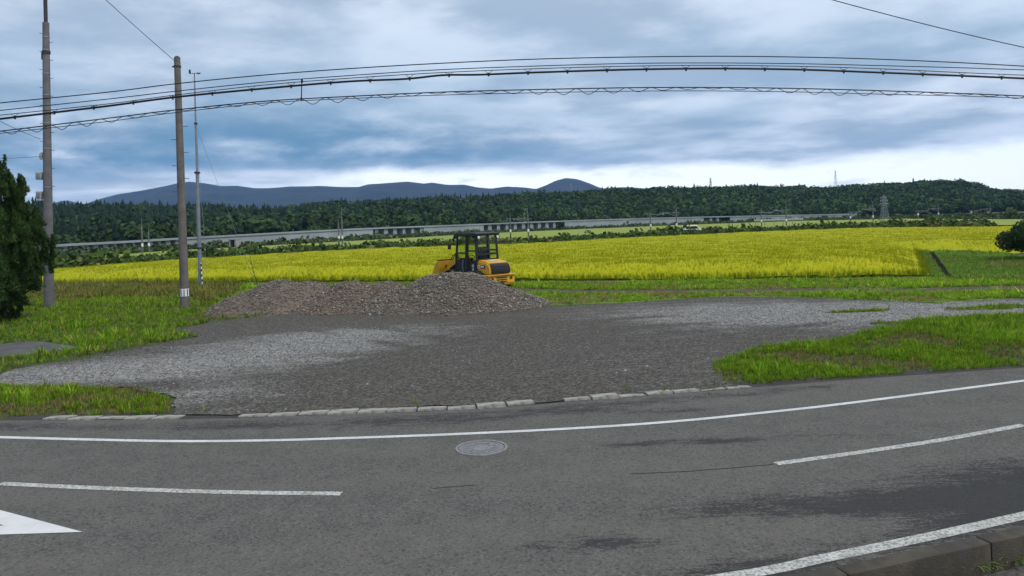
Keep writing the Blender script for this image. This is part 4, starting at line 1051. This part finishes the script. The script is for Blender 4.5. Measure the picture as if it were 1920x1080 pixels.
for x, yt, yb, d, arm, label in rail:
    tpt = AT(x, yt, d); rp = empty('railway_pole', (tpt.x, d, 0)); tag(rp, label, 'railway pole', 'railway line poles'); h = tpt.z
    B().tube([(0, 0, -.2), (0, 0, h * .78), (0, 0, h * .79), (0, 0, h)], [.14, .12, .06, .05], 10).done('shaft', 'polecon', rp)
    B().tube([(0, 0, 1.5), (0, 0, 2.0)], .17, 10).done('white_band', 'white', rp)
    if arm:
        za = h * .80 if arm > 0 else h * .66
        B().tube([(-.7 * arm, 0, za), (2.6 * arm, 0, za)], .032, 6).tube([(0, 0, za - .6), (2.2 * arm, 0, za)], .02, 6).done('cross_arm', 'steel', rp)
        B().tube([(2.6 * arm, 0, za - .12), (2.6 * arm, 0, za + .16)], .05, 8).done('insulator', 'box', rp)
    if 'lamp head' in label:
        B().tube([(0, 0, h * .86), (-.35, 0, h * .98), (-.55, 0, h * .80)], [.05, .16, .10], 8).done('lamp_head', 'box', rp)

def pylon(x, yt, yb, d, wbase, label, arms=3):
    tpt = AT(x, yt, d); bpt = AT(x, yb, d); h = tpt.z - bpt.z
    rp = empty('lattice_pylon', (tpt.x, d, bpt.z)); tag(rp, label, 'pylon', 'lattice pylons')
    r = .009 * h if h < 12 else .05
    def corner(k, t): w_ = wbase * (1 - .86 * t) / 2; sx, sy = ((-1, -1), (1, -1), (1, 1), (-1, 1))[k]; return Vector((sx * w_, sy * w_, h * t))
    for k in range(4): B().tube([corner(k, 0), corner(k, 1)], r, 5).done('leg', 'steel', rp)
    b = B(); ts_ = np.linspace(0, .95, 8)
    for i in range(7):
        for k in range(4):
            b.tube([corner(k, ts_[i]), corner((k + 1) % 4, ts_[i + 1])], r * .6, 4); b.tube([corner((k + 1) % 4, ts_[i]), corner(k, ts_[i + 1])], r * .6, 4)
    b.done('bracing', 'steel', rp)
    for i in range(arms):
        z = h * (.66 + .13 * i); L = wbase * (.62 - .1 * i)
        B().tube([(-L, 0, z), (0, 0, z + h * .03), (L, 0, z)], r * .8, 5).tube([(-L, 0, z), (0, 0, z - h * .02), (L, 0, z)], r * .6, 5).done('cross_arm', 'steel', rp)
        for s_ in (-1, 1): B().tube([(s_ * L, 0, z), (s_ * L, 0, z - h * .05)], r * 1.1, 5).done('insulator', 'box', rp)
    return rp
pylon(1657, 366, 413, 215, 1.9, 'pale lattice pylon standing at the field edge before the hill')
pylon(1566, 319, 362, 610, 2.2, 'faint lattice pylon on the ridge against the bright cloud gap')
pylon(1332, 333, 358, 640, 2.0, 'small lattice pylon peeping over the ridge right of the round mountain')
pylon(1070, 343, 372, 560, 1.8, 'tiny lattice pylon below the round mountain top')

# ------------------------------------------------------------------ small far things
t = AT(1297, 430, 128); vn = empty('van', (t.x, 128, 0), (0, 0, R(8))); tag(vn, 'small white van half hidden by weeds beyond the rice', 'van')
B().prism([(-1.6, .35), (-1.62, 1.0), (-1.5, 1.75), (.7, 1.75), (1.25, 1.1), (1.65, .95), (1.68, .35)], -.72, .72, bevel=.06).done('body', 'white', vn)
for s_ in (-1, 1):
    B().prism([(-1.35, 1.12), (-1.3, 1.58), (.60, 1.58), (1.0, 1.12)], s_ * .725, s_ * .735).done('side_window', 'black', vn, False)
    for x in (-1.0, 1.0):
        wh = B().tube([(x, s_ * .62, .3), (x, s_ * .76, .3)], .3, 16).done('wheel', 'rubber', vn)
        B().tube([(x, s_ * .75, .3), (x, s_ * .77, .3)], .17, 12).done('rim', 'steel', wh)
B().prism([(.78, 1.66), (1.24, 1.14), (1.27, 1.16), (.81, 1.69)], -.6, .6).done('windscreen', 'black', vn, False)
t = AT(1460, 414, 175); gl = empty('guardrail', (t.x, 175, 0)); tag(gl, 'long pale guardrail beside the tracks at the far right', 'guardrail')
zt = AT(1460, 412, 175).z
B().box((0, 0, zt), (11.5, .1, .38), bevel=.04).done('beam', 'box', gl)
for k in range(6): B().box((-5.4 + k * 2.16, .1, zt / 2), (.14, .1, zt)).done('post', 'steel', gl, False)
t = AT(440, 455, 140); cu = empty('culvert', (t.x, 140, 0), (0, 0, R(-12))); tag(cu, 'small concrete culvert portal under the viaduct slope', 'culvert')
zt = AT(440, 449.5, 140).z
B().box((-.62, 0, zt / 2), (.18, 1.6, zt), bevel=.02).done('side_wall', 'concrete', cu); B().box((.62, 0, zt / 2), (.32, 1.6, zt), bevel=.02).done('side_wall', 'concrete', cu)
B().box((0, 0, zt + .07), (1.7, 1.7, .13), bevel=.02).done('lintel', 'concrete', cu); B().box((0, .6, zt / 2), (1.05, .1, zt)).done('dark_opening', 'black', cu, False)  # black plate paints the shade inside the culvert opening
t = AT(105, 499, 66.5); wg = empty('water_gate', (t.x, 66.5, 0), (0, 0, R(10))); tag(wg, 'low white frame of a water gate at the rice edge', 'water gate')
zt = AT(105, 496, 66.5).z
B().box((0, 0, zt), (1.45, .12, .10), bevel=.02).done('top_beam', 'white', wg)
for x in (-.62, .62): B().box((x, 0, zt / 2 - .03), (.10, .10, zt - .06), bevel=.01).done('post', 'white', wg)
B().box((0, 0, zt - .28), (1.2, .05, .12)).done('gate_plate', 'white', wg, False)
# bare stalk behind the first heap
a, c = AT(487, 522, 33.0), AT(468, 478, 33.0); sk = empty('dry_stalk', (a.x, 33.0, 0)); tag(sk, 'thin bare stalk leaning left behind the first heap', 'stalk')
top_ = Vector((c.x - a.x, 0, c.z)); bot = Vector((.04, 0, 0))
B().tube([bot, bot.lerp(top_, .35) + Vector((.03, 0, 0)), bot.lerp(top_, .7), top_], [.022, .018, .012, .005], 6).done('stem', 'bark', sk)
for t_, dx_ in ((.55, -.32), (.62, -.2), (.8, -.22), (.72, .12)):
    p = bot.lerp(top_, t_); B().tube([p, p + Vector((dx_, .05, .30))], [.009, .004], 5).done('twig', 'bark', sk)

# ------------------------------------------------------------------ trees and bushes
def flames(px_list, d, base, n_per, leaf, seed):
    """upward pointing sprays of foliage: each a leaning cone of small leaf faces"""
    r = np.random.default_rng(seed); V, T, C = [], [], []
    for (px, py, ln, rad) in px_list:
        for k in range(1):
            tip = AT(px, py, d) + Vector((0, r.normal(0, .5), 0)) - base
            lean = Vector((r.normal(.12, .12), r.normal(0, .2), -1)).normalized()
            b0 = tip + lean * ln
            shade = r.uniform(.75, 1.25)
            for i in range(n_per):
                t = r.random() ** .75; ax = tip.lerp(b0, t); q_ = rad * (t ** .7) * r.uniform(.35, 1.0); a = r.uniform(0, 6.283)
                o_ = Vector((math.cos(a), math.sin(a), 0)); p = ax + o_ * q_
                up = (Vector((0, 0, 1)) * r.uniform(.5, 1.1) + o_ * r.uniform(.2, .9) + Vector(r.normal(0, .2, 3))).normalized()
                sd_ = up.cross(o_).normalized() * leaf * .38; L = leaf * r.uniform(.7, 1.5)
                k0 = len(V); V += [p - sd_, p + sd_, p + up * L]; T.append((k0, k0 + 1, k0 + 2))
                cc = np.array((.058, .105, .030)) * shade * r.uniform(.55, 1.5) + (np.array((.035, .06, .006)) if r.random() < .22 * (1 - t) + .05 else 0)
                C += [cc] * 3
    return V, T, C
dT = 29.5; tb = AT(-12, 608, dT); tb = Vector((tb.x, dT, 0))
tr = empty('juniper_tree', tb); tag(tr, 'dark twisted juniper tree at the left edge', 'tree')
B().tube([(0, 0, -.2), (.05, 0, .8), (-.1, .1, 2.0), (-.2, 0, 3.4), (-.15, 0, 4.8)], [.20, .16, .13, .09, .03], 10).done('trunk', 'bark', tr)
for p in ((.9, .1, 1.9), (1.3, -.2, 2.9), (.5, .3, 4.0), (-1.2, 0, 2.6), (-.9, .2, 3.7)):
    B().tube([(-.1, .05, p[2] * .55), (p[0] * .5, p[1], p[2] * .75), p], [.07, .05, .02], 7).done('limb', 'bark', tr)
right = prof(((292, 22), (330, 36), (372, 34), (400, 62), (418, 86), (470, 86), (505, 82), (540, 72), (570, 50), (604, 18)))
fl = [(22, 292, .95, .13), (10, 304, .8, .14), (2, 318, .8, .2), (40, 333, .75, .10), (33, 338, .7, .11), (44, 352, .35, .07)]
r = random.Random(4)
for y in range(326, 604, 5):
    xr = right(y)
    for k in range(9):
        xr = min(right(y), right(y + 34)); x = xr - 20 - (r.random() ** 1.25) * 165
        if x < -140: continue
        fl.append((x, y + r.uniform(-6, 6), r.uniform(.45, .9), r.uniform(.17, .30)))
    fl.append((xr - r.uniform(4, 12), y - 6, r.uniform(.35, .6), r.uniform(.06, .11)))
Vt, Tt, Ct = flames(fl, dT, tb, 260, .085, 5)
Vt = np.array([tuple(v) for v in Vt])
me = npmesh('crown', Vt, np.array(Tt), 3, np.array(Ct)); link('crown', me, 'leaf', tr)
# inner foliage that closes the crown, set well back from the outline
r_ = np.random.default_rng(9)
def bush(name, label, loc, rx, ry, h, n, leaf, colr, seed, cat='bush', low=.1, lobes=9):
    r = np.random.default_rng(seed); root = empty(name, loc); tag(root, label, cat)
    cs = [(r.uniform(-.55, .55) * rx, r.uniform(-.55, .55) * ry, h * r.uniform(.30, .68), r.uniform(.34, .55)) for _ in range(lobes)] + [(0, 0, h * .45, .7)]
    V, T, C = [], [], []
    for i in range(n):
        cx, cy, cz, q = cs[r.integers(len(cs))]; d = r.normal(0, 1, 3); d /= np.linalg.norm(d)
        p = np.array((cx, cy, cz)) + d * np.array((rx, ry, h * .55)) * q * r.uniform(.7, 1.05)
        if p[2] < low: continue
        nr = d + r.normal(0, .5, 3); nr /= np.linalg.norm(nr); a = np.cross(nr, r.normal(0, 1, 3)); a /= np.linalg.norm(a); b_ = np.cross(nr, a)
        s_ = leaf * r.uniform(.6, 1.3); k = len(V)
        V += [p - a * s_, p - b_ * s_ * .45, p + a * s_, p + b_ * s_ * .45]; T += [(k, k + 1, k + 2), (k, k + 2, k + 3)]
        C += [np.array(colr) * r.uniform(.55, 1.45)] * 4
    me = npmesh('foliage', np.array(V), np.array(T), 3, np.array(C)); link('foliage', me, 'leaf', root)
    for k in range(5):
        a = k * 1.3; B().tube([(.1 * math.cos(a), .1 * math.sin(a), -.1), (.35 * rx * math.cos(a), .35 * ry * math.sin(a), h * .55)], [.04, .015], 6).done('stem', 'bark', root)
    return root
pb = AT(1942, 480, 43.0)
bush('bush', 'dark leafy bush at the right edge of the fields', (pb.x, 43.0, 0), 1.75, 1.6, AT(1930, 400, 43).z, 9000, .10, (.038, .066, .022), 3)
for x, y, d, h, wd, label in ((1703, 421, 112, 1.1, .9, 'small round dark shrub on the bank right of the lattice pylon'), (1415, 424, 128, 1.2, 1.3, 'low shrub on the bank at the foot of a short railway pole'), (1190, 440, 105, .9, 1.8, 'spreading shrub on the weedy bank left of a short railway pole'), (322, 478, 98, 1.3, 1.1, 'dark shrub on the bank beside the brownish utility pole'), (160, 490, 80, .95, 1.0, 'small dark shrub on the bank right of the tall grey pole')):
    p = AT(x, y, d); bush('shrub', label, (p.x, d, 0), wd, wd, h, 500, .16, (.030, .052, .018), int(x), 'shrub', lobes=5)
# weeds at the foot of the near kerb wall
def weed(px, py, h, nb, label, seed):
    p = G(px, py, -.20); root = empty('weed', (*p, -.20)); tag(root, label, 'weed')
    r = np.random.default_rng(seed); V, T, C = [], [], []
    for i in range(nb):
        a = r.uniform(0, 6.283); L = h * r.uniform(.6, 1.2); o_ = np.array((math.cos(a), math.sin(a), 0)); sd_ = np.array((-math.sin(a), math.cos(a), 0)) * .011
        prev = None
        for t in np.linspace(0, 1, 5):
            c_ = o_ * L * .9 * t ** 1.2 + np.array((0, 0, L * (1.2 * t - .75 * t * t))); w_ = sd_ * (1.15 - t)
            k = len(V); V += [c_ - w_, c_ + w_]; C += [np.array((.17, .26, .05)) * r.uniform(.6, 1.4)] * 2
            if prev is not None: T += [(prev, prev + 1, k + 1), (prev, k + 1, k)]
            prev = k
    me = npmesh('blades', np.array(V), np.array(T), 3, np.array(C)); link('blades', me, 'blade', root)
weed(1826, 1074, .24, 30, 'pale grassy weed left of the corner at the kerb wall foot', 1)
weed(1897, 1062, .26, 44, 'bushy green weed in the bottom right corner below the kerb wall', 2)
weed(1866, 1070, .15, 12, 'tiny sprig between the two weeds below the kerb wall', 3)

# ------------------------------------------------------------------ air
hz = B().box((0, 2300, 225), (9400, 5400, 460)).done('haze', None, smooth=False)
m = bpy.data.materials.new('haze_air'); m.use_nodes = True; nt = m.node_tree; nt.nodes.clear()
pv = N('ShaderNodeVolumePrincipled'); pv.inputs['Color'].default_value = (.30, .55, 1, 1); pv.inputs['Density'].default_value = .00009; pv.inputs['Anisotropy'].default_value = .0
om = N('ShaderNodeOutputMaterial'); nt.links.new(pv.outputs[0], om.inputs['Volume'])
hz.data.materials.clear(); hz.data.materials.append(m); tag(hz, 'thin blue morning haze', 'haze', kind='stuff')
